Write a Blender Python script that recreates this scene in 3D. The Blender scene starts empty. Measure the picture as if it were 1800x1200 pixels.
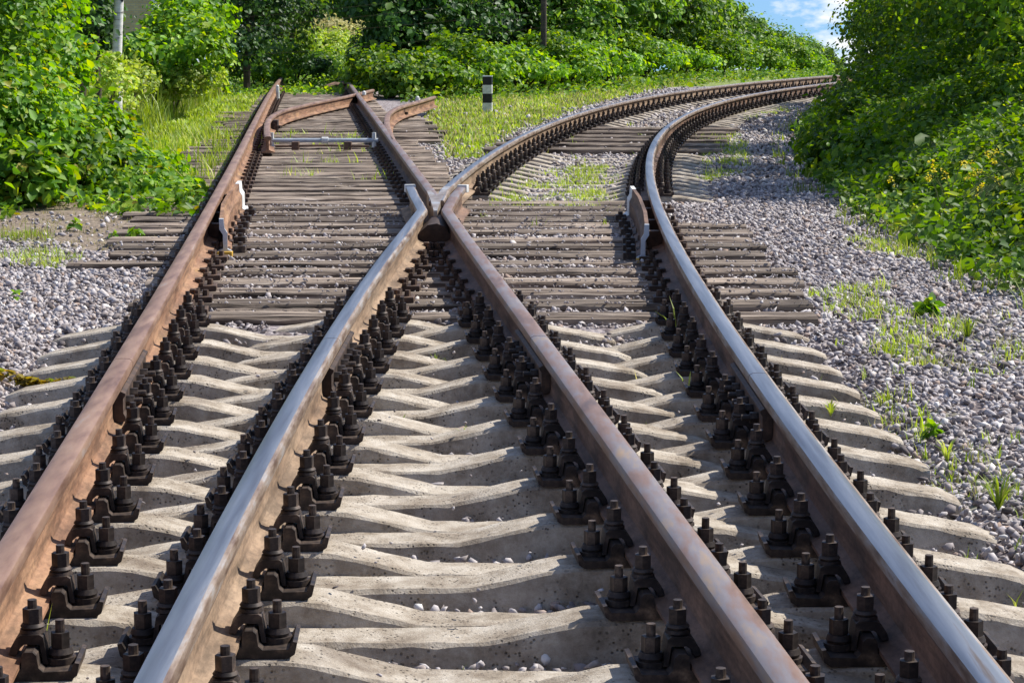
import bpy, math, random
import numpy as np
from mathutils import Vector, Matrix
random.seed(7); rng = np.random.default_rng(11)
scene = bpy.context.scene
C = scene.collection
# ------------------------------------------------------------------ camera
F = 3826.0; YH = 38.0; CZ = 1.42
TH = math.atan((600-YH)/F)
cam_d = bpy.data.cameras.new('camera'); cam = bpy.data.objects.new('camera', cam_d); C.objects.link(cam)
cam.location = (0, 0, CZ); cam.rotation_euler = (math.radians(90)-TH, 0, 0)
cam_d.sensor_width = 36; cam_d.lens = 36*F/1800; cam_d.clip_start = .1; cam_d.clip_end = 3000
scene.camera = cam
# ------------------------------------------------------------------ light
SUN_AZ, SUN_EL = math.radians(66), math.radians(47)      # azimuth clockwise from +Y
world = bpy.data.worlds.new('World'); scene.world = world; world.use_nodes = True
nt = world.node_tree; nt.nodes.clear()
def N(nt, t, **k):
    n = nt.nodes.new(t)
    for a, b in k.items():
        if a in n.inputs: n.inputs[a].default_value = b
        else: setattr(n, a, b)
    return n
L = lambda nt, a, b: nt.links.new(a, b)
wo = N(nt, 'ShaderNodeOutputWorld'); bg = N(nt, 'ShaderNodeBackground', Strength=.08)
sky = N(nt, 'ShaderNodeTexSky', sky_type='NISHITA', sun_disc=False, sun_elevation=SUN_EL, sun_rotation=SUN_AZ)
sky.air_density = 1.3; sky.dust_density = .6
tc = N(nt, 'ShaderNodeTexCoord'); ma = N(nt, 'ShaderNodeVectorMath', operation='ADD'); ma.inputs[1].default_value = (0, 0, .14)
L(nt, tc.outputs['Generated'], ma.inputs[0]); L(nt, ma.outputs[0], sky.inputs[0])
mp = N(nt, 'ShaderNodeMapping'); mp.inputs['Scale'].default_value = (30, 30, 70)
cn = N(nt, 'ShaderNodeTexNoise', Scale=1.0, Detail=8.0, Roughness=.58)
L(nt, tc.outputs['Generated'], mp.inputs[0]); L(nt, mp.outputs[0], cn.inputs[0])
cr = N(nt, 'ShaderNodeValToRGB'); cr.color_ramp.elements[0].position = .51; cr.color_ramp.elements[1].position = .66
L(nt, cn.outputs['Fac'], cr.inputs[0])
mx = N(nt, 'ShaderNodeMixRGB'); mx.inputs[2].default_value = (9.5, 9.6, 10, 1)
sb = N(nt, 'ShaderNodeMixRGB', blend_type='MULTIPLY'); sb.inputs[0].default_value = 1; sb.inputs[2].default_value = (.62, .88, 1.25, 1)
L(nt, sky.outputs[0], sb.inputs[1])
L(nt, cr.outputs[0], mx.inputs[0]); L(nt, sb.outputs[0], mx.inputs[1]); L(nt, mx.outputs[0], bg.inputs[0]); L(nt, bg.outputs[0], wo.inputs[0])
sd = bpy.data.lights.new('sun', 'SUN'); sd.energy = 5.0; sd.angle = math.radians(.55); sd.color = (1, .95, .86)
so = bpy.data.objects.new('sun', sd); C.objects.link(so)
sdir = Vector((math.cos(SUN_EL)*math.sin(SUN_AZ), math.cos(SUN_EL)*math.cos(SUN_AZ), math.sin(SUN_EL)))
so.rotation_euler = sdir.to_track_quat('Z', 'Y').to_euler()
scene.view_settings.view_transform = 'Standard'; scene.view_settings.look = 'None'
scene.view_settings.exposure = .56; scene.view_settings.gamma = 1

# ------------------------------------------------------------------ helpers
def at(px, py, z=.18):
    """world point on the level z that photograph pixel (px,py) shows"""
    u = (px-900)/F; v = (600-py)/F
    d = (u, math.cos(TH)+v*math.sin(TH), -math.sin(TH)+v*math.cos(TH)); t = (z-CZ)/d[2]
    return d[0]*t, d[1]*t
def wp(px, py, Y):
    u = (px-900)/F; v = (600-py)/F
    d = (u, math.cos(TH)+v*math.sin(TH), -math.sin(TH)+v*math.cos(TH)); t = Y/d[1]
    return d[0]*t, Y, CZ+d[2]*t
def tag(o, label=None, cat=None, group=None, kind=None):
    if label: o['label'] = label
    if cat: o['category'] = cat
    if group: o['group'] = group
    if kind: o['kind'] = kind
    return o
def empty(name, loc=(0, 0, 0), rz=0):
    o = bpy.data.objects.new(name, None); C.objects.link(o); o.location = loc; o.rotation_euler = (0, 0, rz); o.empty_display_size = .05
    return o
def link(name, me, parent=None, loc=None, rz=0):
    o = bpy.data.objects.new(name, me); C.objects.link(o)
    if parent: o.parent = parent
    if loc is not None: o.location = loc
    o.rotation_euler = (0, 0, rz)
    return o
def mats_of(me, mats):
    for m in (mats if isinstance(mats, (list, tuple)) else [mats]): me.materials.append(m)
def pymesh(name, V, Fc, mats, mi=None, smooth=None):
    me = bpy.data.meshes.new(name); me.from_pydata([tuple(map(float, v)) for v in V], [], Fc); mats_of(me, mats)
    if mi is not None: me.polygons.foreach_set('material_index', mi)
    if smooth:
        me.shade_smooth(); me.set_sharp_from_angle(angle=math.radians(smooth))
    me.update(); return me
def npmesh(name, V, Fa, mat, smooth=False):
    """V (n,3) floats, Fa (m,k) ints"""
    me = bpy.data.meshes.new(name); V = np.ascontiguousarray(V, np.float32); Fa = np.ascontiguousarray(Fa, np.int32)
    m, k = Fa.shape
    me.vertices.add(len(V)); me.vertices.foreach_set('co', V.ravel())
    me.loops.add(m*k); me.loops.foreach_set('vertex_index', Fa.ravel())
    me.polygons.add(m); me.polygons.foreach_set('loop_start', np.arange(0, m*k, k, dtype=np.int32))
    mats_of(me, mat); me.update(calc_edges=True)
    if smooth: me.shade_smooth()
    return me
class MB:
    def __init__(s): s.V = []; s.F = []; s.M = []
    def add(s, V, Fc, mi=0):
        b = len(s.V); s.V += [tuple(v) for v in V]; s.F += [tuple(b+i for i in f) for f in Fc]; s.M += [mi]*len(Fc)
    def prism(s, poly, y0, y1, mi=0, ax='y', bev=0):
        """polygon in (x,z) extruded along y"""
        n = len(poly); V = [(x, y0, z) for x, z in poly]+[(x, y1, z) for x, z in poly]
        if ax == 'z': V = [(x, z, y) for x, y, z in V]
        if ax == 'x': V = [(y, x, z) for x, y, z in V]
        Fc = [tuple(range(n)), tuple(range(2*n-1, n-1, -1))]+[(i, i+n, (i+1) % n+n, (i+1) % n) for i in range(n)]
        s.add(V, Fc, mi)
    def box(s, x0, x1, y0, y1, z0, z1, mi=0, b=.003):
        b = min(b, abs(x1-x0)/3, abs(z1-z0)/3)
        s.prism([(x0+b, z0), (x1-b, z0), (x1, z0+b), (x1, z1-b), (x1-b, z1), (x0+b, z1), (x0, z1-b), (x0, z0+b)], y0, y1, mi)
    def cyl(s, x, y, z0, z1, r0, r1=None, n=10, mi=0, rot=0):
        r1 = r0 if r1 is None else r1
        V = [(x+r0*math.cos(rot+a*2*math.pi/n), y+r0*math.sin(rot+a*2*math.pi/n), z0) for a in range(n)]
        V += [(x+r1*math.cos(rot+a*2*math.pi/n), y+r1*math.sin(rot+a*2*math.pi/n), z1) for a in range(n)]
        s.add(V, [tuple(range(n-1, -1, -1)), tuple(range(n, 2*n))]+[(i, (i+1) % n, (i+1) % n+n, i+n) for i in range(n)], mi)
    def tube(s, pts, rad, n=7, mi=0):
        pts = [Vector(p) for p in pts]; rings = []
        for i, p in enumerate(pts):
            t = (pts[min(i+1, len(pts)-1)]-pts[max(i-1, 0)]).normalized()
            a = t.cross(Vector((.3, .2, 1) if abs(t.z) < .9 else (1, .1, 0))).normalized(); b = t.cross(a)
            r = rad[i] if isinstance(rad, (list, tuple)) else rad
            rings.append([p+r*(math.cos(k*2*math.pi/n)*a+math.sin(k*2*math.pi/n)*b) for k in range(n)])
        V = [v for r in rings for v in r]; Fc = [tuple(range(n)), tuple(range(len(V)-1, len(V)-n-1, -1))]
        for i in range(len(pts)-1):
            for k in range(n): Fc.append((i*n+k, (i+1)*n+k, (i+1)*n+(k+1) % n, i*n+(k+1) % n))
        s.add(V, Fc, mi)
    def mesh(s, name, mats, smooth=35):
        me = pymesh(name, s.V, s.F, mats, s.M)
        bm_fix(me)
        if smooth: me.shade_smooth(); me.set_sharp_from_angle(angle=math.radians(smooth))
        return me
import bmesh
def bm_fix(me):
    bm = bmesh.new(); bm.from_mesh(me); bmesh.ops.recalc_face_normals(bm, faces=bm.faces); bm.to_mesh(me); bm.free()

# ------------------------------------------------------------------ materials
def newmat(name):
    m = bpy.data.materials.new(name); m.use_nodes = True; t = m.node_tree
    return m, t, t.nodes['Principled BSDF'], t.nodes['Material Output']
def ramp(t, stops):
    r = N(t, 'ShaderNodeValToRGB'); e = r.color_ramp.elements
    while len(e) < len(stops): e.new(.5)
    for i, (p, c) in enumerate(stops): e[i].position = p; e[i].color = (*c, 1)
    return r
def coords(t, scale=(1, 1, 1), kind='Object'):
    c = N(t, 'ShaderNodeTexCoord'); m = N(t, 'ShaderNodeMapping'); m.inputs['Scale'].default_value = scale
    L(t, c.outputs[kind], m.inputs[0]); return m.outputs[0]
def rough_mat(name, stops, scale=(8, 8, 8), rough=(.6, .9), metal=0, grime=0, bump=.3, bscale=60, bdist=.003, kind='Object', detail=6, spec=.3, per_obj=0):
    m, t, p, o = newmat(name)
    co = coords(t, scale, kind)
    n = N(t, 'ShaderNodeTexNoise', Scale=1.0, Detail=float(detail), Roughness=.62); L(t, co, n.inputs[0])
    r = ramp(t, stops); L(t, n.outputs['Fac'], r.inputs[0]); col = r.outputs[0]
    if per_obj:
        oi = N(t, 'ShaderNodeObjectInfo'); mr = N(t, 'ShaderNodeMapRange'); mr.inputs[3].default_value = 1-per_obj; mr.inputs[4].default_value = 1+per_obj
        L(t, oi.outputs['Random'], mr.inputs[0]); hv = N(t, 'ShaderNodeHueSaturation'); L(t, mr.outputs[0], hv.inputs['Value']); L(t, col, hv.inputs['Color']); col = hv.outputs[0]
    if grime:
        for sc_, lo, a0_, a1_ in (((5, 2.5, 26), .5, .40, .58), ((60, 30, 60), .72, .38, .56)):
            g_ = N(t, 'ShaderNodeTexNoise', Scale=1.0, Detail=7.0, Roughness=.7); L(t, coords(t, sc_, kind), g_.inputs[0]); gr = ramp(t, [(a0_, (1-(1-lo)*grime,)*3), (a1_, (1, 1, 1))]); L(t, g_.outputs['Fac'], gr.inputs[0])
            gm_ = N(t, 'ShaderNodeMixRGB', blend_type='MULTIPLY'); gm_.inputs[0].default_value = 1; L(t, col, gm_.inputs[1]); L(t, gr.outputs[0], gm_.inputs[2]); col = gm_.outputs[0]
    L(t, col, p.inputs['Base Color'])
    mr = N(t, 'ShaderNodeMapRange'); mr.inputs[3].default_value = rough[0]; mr.inputs[4].default_value = rough[1]
    L(t, n.outputs['Fac'], mr.inputs[0]); L(t, mr.outputs[0], p.inputs['Roughness'])
    p.inputs['Metallic'].default_value = metal; p.inputs['Specular IOR Level'].default_value = spec
    b2 = N(t, 'ShaderNodeTexNoise', Scale=float(bscale), Detail=5.0, Roughness=.65); L(t, coords(t, (1, 1, 1), kind), b2.inputs[0])
    bp = N(t, 'ShaderNodeBump', Strength=float(bump), Distance=bdist); L(t, b2.outputs['Fac'], bp.inputs['Height']); L(t, bp.outputs[0], p.inputs['Normal'])
    return m
M = {}
M['rust_tan'] = rough_mat('dusty_tan_rust', [(.3, (.20, .125, .075)), (.5, (.315, .215, .14)), (.72, (.40, .29, .195))], (5, 1.2, 5), (.7, .95), grime=1)
M['rust_orange'] = rough_mat('orange_rust', [(.28, (.16, .075, .04)), (.45, (.29, .155, .09)), (.6, (.37, .215, .125)), (.75, (.45, .27, .11))], (7, 1.6, 7), (.65, .9), grime=1)
M['rust_brown_shaded'] = rough_mat('brown_rust_shaded', [(.3, (.11, .062, .045)), (.5, (.19, .115, .08)), (.72, (.29, .17, .11))], (6, 1.5, 6), (.6, .85), grime=1)  # brown rust with the shade of sun-averted rail sides put into its colour
M['top_rusty'] = rough_mat('worn_rusty_running_surface', [(.3, (.13, .065, .04)), (.47, (.245, .145, .10)), (.6, (.31, .195, .135)), (.72, (.32, .27, .25))], (16, 2.2, 16), (.38, .6), .25, .15, 90, .001)
M['top_brown'] = rough_mat('worn_brown_running_surface', [(.3, (.14, .085, .06)), (.45, (.25, .15, .105)), (.58, (.24, .21, .21)), (.7, (.36, .25, .16))], (14, 2.6, 14), (.35, .55), .35, .12, 90, .001)
M['top_shiny'] = rough_mat('polished_steel', [(.3, (.17, .15, .145)), (.48, (.27, .27, .28)), (.64, (.36, .36, .37)), (.74, (.25, .18, .13))], (26, .9, 26), (.27, .5), .85, .05, 120, .001, spec=.5)
M['nose'] = rough_mat('worn_crossing_steel', [(.35, (.28, .19, .12)), (.5, (.42, .34, .27)), (.65, (.5, .49, .48))], (9, 4, 9), (.3, .5), .6, bump=.2, bscale=90, bdist=.001)
M['edge_tan'] = rough_mat('worn_rail_edge', [(.35, (.13, .08, .055)), (.5, (.27, .20, .15)), (.62, (.33, .30, .28)), (.75, (.20, .13, .09))], (30, 4, 30), (.4, .65), .4, bump=.3, bscale=120, bdist=.001)
M['iron'] = rough_mat('dark_oily_iron', [(.3, (.018, .014, .013)), (.48, (.045, .034, .030)), (.6, (.095, .068, .052)), (.75, (.2, .15, .115))], (30, 30, 30), (.42, .75), .3, .35, 150, .0015, per_obj=.25)
M['iron_brown'] = rough_mat('dark_rusty_iron', [(.3, (.04, .026, .02)), (.55, (.085, .055, .04)), (.75, (.17, .10, .065))], (20, 20, 20), (.55, .85), .2, .35, 120, .0015, per_obj=.3)
M['white_paint'] = rough_mat('white_paint', [(.3, (.42, .41, .39)), (.5, (.62, .62, .60)), (.7, (.74, .74, .72))], (12, 12, 12), (.5, .7))
M['black_paint'] = rough_mat('black_paint', [(.3, (.012, .012, .014)), (.7, (.03, .028, .03))], (12, 12, 12), (.5, .7))
M['yellow_paint'] = rough_mat('faded_yellow_paint', [(.3, (.42, .24, .03)), (.7, (.6, .38, .06))], (20, 20, 20), (.5, .7))
M['grey_paint_and_shade'] = rough_mat('grey_paint_and_shade', [(.3, (.33, .36, .40)), (.7, (.5, .53, .57))], (9, 9, 9), (.4, .6))
def concrete():
    m, t, p, o = newmat('weathered_concrete')
    co = coords(t, (1, 1, 1)); oi = N(t, 'ShaderNodeObjectInfo'); ad = N(t, 'ShaderNodeVectorMath', operation='ADD'); cb = N(t, 'ShaderNodeCombineXYZ')
    mu = N(t, 'ShaderNodeMath', operation='MULTIPLY'); mu.inputs[1].default_value = 50; L(t, oi.outputs['Random'], mu.inputs[0]); L(t, mu.outputs[0], cb.inputs[0]); L(t, mu.outputs[0], cb.inputs[2])
    L(t, co, ad.inputs[0]); L(t, cb.outputs[0], ad.inputs[1]); co = ad.outputs[0]
    n1 = N(t, 'ShaderNodeTexNoise', Scale=7.0, Detail=10.0, Roughness=.75); L(t, co, n1.inputs[0])
    r1 = ramp(t, [(.3, (.15, .12, .09)), (.42, (.29, .24, .185)), (.55, (.44, .385, .315)), (.7, (.57, .52, .45))]); L(t, n1.outputs['Fac'], r1.inputs[0])
    n2 = N(t, 'ShaderNodeTexNoise', Scale=3.2, Detail=5.0, Roughness=.6, Distortion=.6); L(t, co, n2.inputs[0])
    r2 = ramp(t, [(.53, (0, 0, 0)), (.74, (1, 1, 1))]); L(t, n2.outputs['Fac'], r2.inputs[0])
    mx = N(t, 'ShaderNodeMixRGB'); mx.inputs[2].default_value = (.13, .095, .07, 1); mf = N(t, 'ShaderNodeMath', operation='MULTIPLY'); mf.inputs[1].default_value = .75
    L(t, r2.outputs[0], mf.inputs[0]); L(t, mf.outputs[0], mx.inputs[0]); L(t, r1.outputs[0], mx.inputs[1])
    vo = N(t, 'ShaderNodeTexVoronoi', Scale=70.0); L(t, co, vo.inputs[0]); rv = ramp(t, [(.1, (0, 0, 0)), (.3, (1, 1, 1))]); L(t, vo.outputs['Distance'], rv.inputs[0])
    n3 = N(t, 'ShaderNodeTexNoise', Scale=9.0, Detail=3.0); L(t, co, n3.inputs[0]); r3 = ramp(t, [(.46, (0, 0, 0)), (.56, (1, 1, 1))]); L(t, n3.outputs['Fac'], r3.inputs[0])
    pit = N(t, 'ShaderNodeMath', operation='MAXIMUM'); inv = N(t, 'ShaderNodeMath', operation='SUBTRACT'); inv.inputs[0].default_value = 1; L(t, r3.outputs[0], inv.inputs[1])
    L(t, rv.outputs[0], pit.inputs[0]); L(t, inv.outputs[0], pit.inputs[1])
    hv = N(t, 'ShaderNodeMixRGB', blend_type='MULTIPLY'); hv.inputs[0].default_value = .7; L(t, mx.outputs[0], hv.inputs[1]); L(t, pit.outputs[0], hv.inputs[2])
    L(t, hv.outputs[0], p.inputs['Base Color']); p.inputs['Roughness'].default_value = .92; p.inputs['Specular IOR Level'].default_value = .2
    n4 = N(t, 'ShaderNodeTexNoise', Scale=120.0, Detail=6.0, Roughness=.7); L(t, co, n4.inputs[0])
    s1 = N(t, 'ShaderNodeMath', operation='ADD'); L(t, n4.outputs['Fac'], s1.inputs[0]); L(t, pit.outputs[0], s1.inputs[1])
    bp = N(t, 'ShaderNodeBump', Strength=.8, Distance=.006); L(t, s1.outputs[0], bp.inputs['Height']); L(t, bp.outputs[0], p.inputs['Normal'])
    return m
M['concrete'] = concrete()
def wood():
    m, t, p, o = newmat('weathered_timber')
    oi = N(t, 'ShaderNodeObjectInfo'); mu = N(t, 'ShaderNodeMath', operation='MULTIPLY'); mu.inputs[1].default_value = 37; cb = N(t, 'ShaderNodeCombineXYZ')
    L(t, oi.outputs['Random'], mu.inputs[0]); L(t, mu.outputs[0], cb.inputs[0]); L(t, mu.outputs[0], cb.inputs[1])
    ad = N(t, 'ShaderNodeVectorMath', operation='ADD'); L(t, coords(t, (1.6, 34, 34)), ad.inputs[0]); L(t, cb.outputs[0], ad.inputs[1]); co = ad.outputs[0]
    n = N(t, 'ShaderNodeTexNoise', Scale=1.0, Detail=7.0, Roughness=.65, Distortion=.3); L(t, co, n.inputs[0])
    r = ramp(t, [(.36, (.022, .017, .014)), (.44, (.115, .085, .066)), (.53, (.26, .205, .16)), (.68, (.43, .36, .295))]); L(t, n.outputs['Fac'], r.inputs[0])
    n2 = N(t, 'ShaderNodeTexNoise', Scale=1.3, Detail=4.0); L(t, coords(t, (1, 1, 1)), n2.inputs[0])
    mv = N(t, 'ShaderNodeMapRange'); mv.inputs[1].default_value = .3; mv.inputs[2].default_value = .7; mv.inputs[3].default_value = .7; mv.inputs[4].default_value = 1.3; L(t, n2.outputs['Fac'], mv.inputs[0])
    mr = N(t, 'ShaderNodeMapRange'); mr.inputs[3].default_value = .6; mr.inputs[4].default_value = 1.35; L(t, oi.outputs['Random'], mr.inputs[0])
    mm = N(t, 'ShaderNodeMath', operation='MULTIPLY'); L(t, mv.outputs[0], mm.inputs[0]); L(t, mr.outputs[0], mm.inputs[1])
    hv = N(t, 'ShaderNodeHueSaturation'); L(t, mm.outputs[0], hv.inputs['Value']); L(t, r.outputs[0], hv.inputs['Color'])
    L(t, hv.outputs[0], p.inputs['Base Color']); p.inputs['Roughness'].default_value = .85; p.inputs['Specular IOR Level'].default_value = .25
    bp = N(t, 'ShaderNodeBump', Strength=.9, Distance=.012); L(t, n.outputs['Fac'], bp.inputs['Height']); L(t, bp.outputs[0], p.inputs['Normal'])
    return m
M['wood'] = wood()
def stone(name='ballast_stone'):
    m, t, p, o = newmat(name)
    g = N(t, 'ShaderNodeNewGeometry'); r = ramp(t, [(0, (.09, .075, .075)), (.2, (.235, .205, .20)), (.5, (.38, .345, .345)), (.8, (.50, .465, .46)), (.92, (.30, .215, .17)), (1, (.74, .71, .68))])
    L(t, g.outputs['Random Per Island'], r.inputs[0])
    n = N(t, 'ShaderNodeTexNoise', Scale=45.0, Detail=5.0); L(t, coords(t), n.inputs[0]); mr = N(t, 'ShaderNodeMapRange'); mr.inputs[3].default_value = .6; mr.inputs[4].default_value = 1.35; L(t, n.outputs['Fac'], mr.inputs[0])
    hv = N(t, 'ShaderNodeHueSaturation'); L(t, mr.outputs[0], hv.inputs['Value']); L(t, r.outputs[0], hv.inputs['Color']); L(t, hv.outputs[0], p.inputs['Base Color'])
    p.inputs['Roughness'].default_value = .85; p.inputs['Specular IOR Level'].default_value = .25
    return m
M['stone'] = stone()
def leafmat(name, stops, trans=.40, rough=.5, spec=.3):
    m, t, p, o = newmat(name)
    oi = N(t, 'ShaderNodeObjectInfo'); ov = N(t, 'ShaderNodeMapRange'); ov.inputs[3].default_value = .78; ov.inputs[4].default_value = 1.22; L(t, oi.outputs['Random'], ov.inputs[0])
    g = N(t, 'ShaderNodeNewGeometry'); r = ramp(t, stops); L(t, g.outputs['Random Per Island'], r.inputs[0])
    n = N(t, 'ShaderNodeTexNoise', Scale=1.1, Detail=3.0); L(t, coords(t), n.inputs[0]); mr = N(t, 'ShaderNodeMapRange'); mr.inputs[1].default_value = .3; mr.inputs[2].default_value = .7; mr.inputs[3].default_value = .65; mr.inputs[4].default_value = 1.35; L(t, n.outputs['Fac'], mr.inputs[0])
    mo = N(t, 'ShaderNodeMath', operation='MULTIPLY'); L(t, mr.outputs[0], mo.inputs[0]); L(t, ov.outputs[0], mo.inputs[1])
    hv = N(t, 'ShaderNodeHueSaturation'); L(t, mo.outputs[0], hv.inputs['Value']); L(t, r.outputs[0], hv.inputs['Color'])
    L(t, hv.outputs[0], p.inputs['Base Color']); p.inputs['Roughness'].default_value = rough; p.inputs['Specular IOR Level'].default_value = spec
    tr = N(t, 'ShaderNodeBsdfTranslucent'); h2 = N(t, 'ShaderNodeHueSaturation', Hue=.485, Saturation=1.15, Value=1.9); L(t, hv.outputs[0], h2.inputs['Color']); L(t, h2.outputs[0], tr.inputs[0])
    mx = N(t, 'ShaderNodeMixShader'); mx.inputs[0].default_value = trans; L(t, p.outputs[0], mx.inputs[1]); L(t, tr.outputs[0], mx.inputs[2]); L(t, mx.outputs[0], o.inputs[0])
    return m
M['leaf'] = leafmat('shrub_leaf', [(0, (.04, .11, .018)), (.4, (.11, .23, .026)), (.8, (.20, .34, .035)), (1, (.31, .40, .05))])
M['leaf_vine'] = leafmat('vine_leaf', [(0, (.035, .11, .014)), (.4, (.11, .235, .022)), (.8, (.20, .34, .03)), (.97, (.25, .32, .035)), (1, (.36, .30, .04))])
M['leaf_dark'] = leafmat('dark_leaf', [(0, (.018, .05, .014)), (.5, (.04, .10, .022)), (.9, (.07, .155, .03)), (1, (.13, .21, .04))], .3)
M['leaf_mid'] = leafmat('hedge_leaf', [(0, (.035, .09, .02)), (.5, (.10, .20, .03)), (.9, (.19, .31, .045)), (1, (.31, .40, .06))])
M['leaf_bank'] = leafmat('bank_leaf', [(0, (.035, .095, .012)), (.5, (.09, .185, .02)), (.9, (.17, .28, .027)), (1, (.32, .38, .035))], .45)
M['grass'] = leafmat('grass_blade', [(0, (.14, .22, .03)), (.5, (.25, .35, .05)), (.85, (.34, .42, .08)), (1, (.42, .40, .16))], .35, .5, .3)
M['grass_dry'] = leafmat('dry_grass_blade', [(0, (.20, .2, .07)), (.5, (.29, .28, .11)), (1, (.42, .38, .2))], .3, .6, .2)
M['petal'] = leafmat('yellow_petal', [(0, (.62, .52, .03)), (1, (.8, .7, .05))], .3, .6, .2)
M['stem'] = rough_mat('green_stem', [(.3, (.16, .2, .05)), (.7, (.28, .3, .1))])
M['bark'] = rough_mat('bark', [(.3, (.05, .038, .028)), (.7, (.14, .11, .085))], (20, 20, 4), (.8, .95), 0, .6, 40, .01)
M['birch'] = rough_mat('pale_bark', [(.36, (.04, .036, .03)), (.43, (.66, .64, .6)), (.7, (.84, .83, .8))], (5, 5, 16), (.6, .8), 0, .3, 40, .006)
def ground_mat():
    m, t, p, o = newmat('ground_cover')
    at_ = N(t, 'ShaderNodeAttribute', attribute_name='cover'); sp = N(t, 'ShaderNodeSeparateColor'); L(t, at_.outputs['Color'], sp.inputs[0])
    co = coords(t)
    v = N(t, 'ShaderNodeTexVoronoi', Scale=30.0); L(t, co, v.inputs[0]); rc = N(t, 'ShaderNodeSeparateColor'); L(t, v.outputs['Color'], rc.inputs[0])
    rg = ramp(t, [(0, (.10, .08, .078)), (.4, (.23, .195, .195)), (.8, (.36, .32, .32)), (1, (.45, .41, .40))]); L(t, rc.outputs[0], rg.inputs[0])
    n1 = N(t, 'ShaderNodeTexNoise', Scale=9.0, Detail=8.0, Roughness=.7); L(t, co, n1.inputs[0])
    rd = ramp(t, [(.3, (.13, .10, .07)), (.55, (.24, .19, .145)), (.75, (.36, .31, .25))]); L(t, n1.outputs['Fac'], rd.inputs[0])
    n2 = N(t, 'ShaderNodeTexNoise', Scale=4.0, Detail=8.0, Roughness=.75); L(t, co, n2.inputs[0])
    rr = ramp(t, [(.3, (.10, .15, .03)), (.5, (.20, .27, .05)), (.65, (.28, .32, .09)), (.8, (.36, .33, .18))]); L(t, n2.outputs['Fac'], rr.inputs[0])
    a = N(t, 'ShaderNodeMixRGB'); L(t, sp.outputs[1], a.inputs[0]); L(t, rg.outputs[0], a.inputs[1]); L(t, rd.outputs[0], a.inputs[2])
    th = N(t, 'ShaderNodeMath', operation='MULTIPLY_ADD'); th.inputs[1].default_value = 1.4; L(t, n1.outputs['Fac'], th.inputs[0]); th.inputs[2].default_value = -.7
    ad = N(t, 'ShaderNodeMath', operation='ADD', use_clamp=True); L(t, sp.outputs[0], ad.inputs[0]); mu = N(t, 'ShaderNodeMath', operation='MULTIPLY'); L(t, th.outputs[0], mu.inputs[0]); L(t, sp.outputs[0], mu.inputs[1]); L(t, mu.outputs[0], ad.inputs[1])
    b = N(t, 'ShaderNodeMixRGB'); L(t, ad.outputs[0], b.inputs[0]); L(t, a.outputs[0], b.inputs[1]); L(t, rr.outputs[0], b.inputs[2])
    L(t, b.outputs[0], p.inputs['Base Color']); p.inputs['Roughness'].default_value = .95; p.inputs['Specular IOR Level'].default_value = .15
    bp = N(t, 'ShaderNodeBump', Strength=.8, Distance=.02); sb = N(t, 'ShaderNodeMath', operation='SUBTRACT'); L(t, n1.outputs['Fac'], sb.inputs[0]); L(t, v.outputs['Distance'], sb.inputs[1]); L(t, sb.outputs[0], bp.inputs['Height']); L(t, bp.outputs[0], p.inputs['Normal'])
    return m
M['ground'] = ground_mat()

# ------------------------------------------------------------------ track lines (rail top centre, fitted to the photograph)
PX = {
 'A': [(91, 850), (165, 700), (216, 610), (300, 500), (377, 360), (431, 240), (453, 198), (472, 168), (487, 147), (494, 136)],
 'C': [(1396, 1200), (1140, 850), (1027, 700), (966, 600), (880, 500), (757, 341), (728, 298), (694, 253), (677, 225), (652, 191), (628, 165), (611, 140), (595, 117)],
 'B': [(262, 1200), (440, 850), (573, 600), (645, 500), (752, 365), (819, 300), (899, 245), (1000, 205), (1050, 190), (1175, 163), (1300, 147), (1400, 137), (1475, 132)],
 'D': [(1757, 1200), (1479, 850), (1295, 600), (1231, 500), (1170, 390), (1145, 320), (1140, 280), (1149, 255), (1172, 224), (1202, 203), (1233, 189), (1300, 171), (1350, 161), (1400, 152), (1460, 146)]}
POLY = {}
for k, pts in PX.items():
    w = np.array([at(*p) for p in pts]); POLY[k] = np.polyfit(w[:, 1], w[:, 0], 3 if k in 'AC' else 5, w=1/w[:, 1])
def rx(k, Y): return float(np.polyval(POLY[k], Y))
def rang(k, Y): return -math.atan(float(np.polyval(np.polyder(POLY[k]), Y)))      # yaw so local y runs along the rail
def rpts(k, y0, y1, step=.2):
    n = max(2, int((y1-y0)/step)); return [(rx(k, y), y) for y in np.linspace(y0, y1, n+1)]
def Yof(px, py, z=.18): return at(px, py, z)[1]

# ------------------------------------------------------------------ terrain
def inpoly(P, poly):
    x, y = P[:, 0], P[:, 1]; r = np.zeros(len(P), bool); n = len(poly)
    for i in range(n):
        x0, y0 = poly[i]; x1, y1 = poly[(i+1) % n]
        c = ((y0 > y) != (y1 > y)); xi = (x1-x0)*(y-y0)/((y1-y0) if y1 != y0 else 1e-9)+x0
        r ^= c & (x < xi)
    return r
def gpoly(pts, z=-.08): return [at(px, py, z) for px, py in pts]
EDGE_R = [(2.9, 2), (2.95, 10), (2.78, 12), (2.74, 14.5), (2.72, 17), (2.85, 20), (3.2, 24), (3.7, 28), (4.6, 34), (6.2, 41), (8.2, 46), (12, 50), (30, 56)]
def edge_r(Y): return np.interp(Y, [p[1] for p in EDGE_R], [p[0] for p in EDGE_R])
def sst(a, b, x): t = np.clip((x-a)/(b-a), 0, 1); return t*t*(3-2*t)
def smooth_noise(x, y, s, seed=0):
    return (np.sin(x*s*1.7+seed)+np.sin(y*s*1.3+seed*2.1)+np.sin((x+y)*s*1.1+seed*.7)+np.sin((x-1.7*y)*s*.9+1.3*seed))/4
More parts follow.
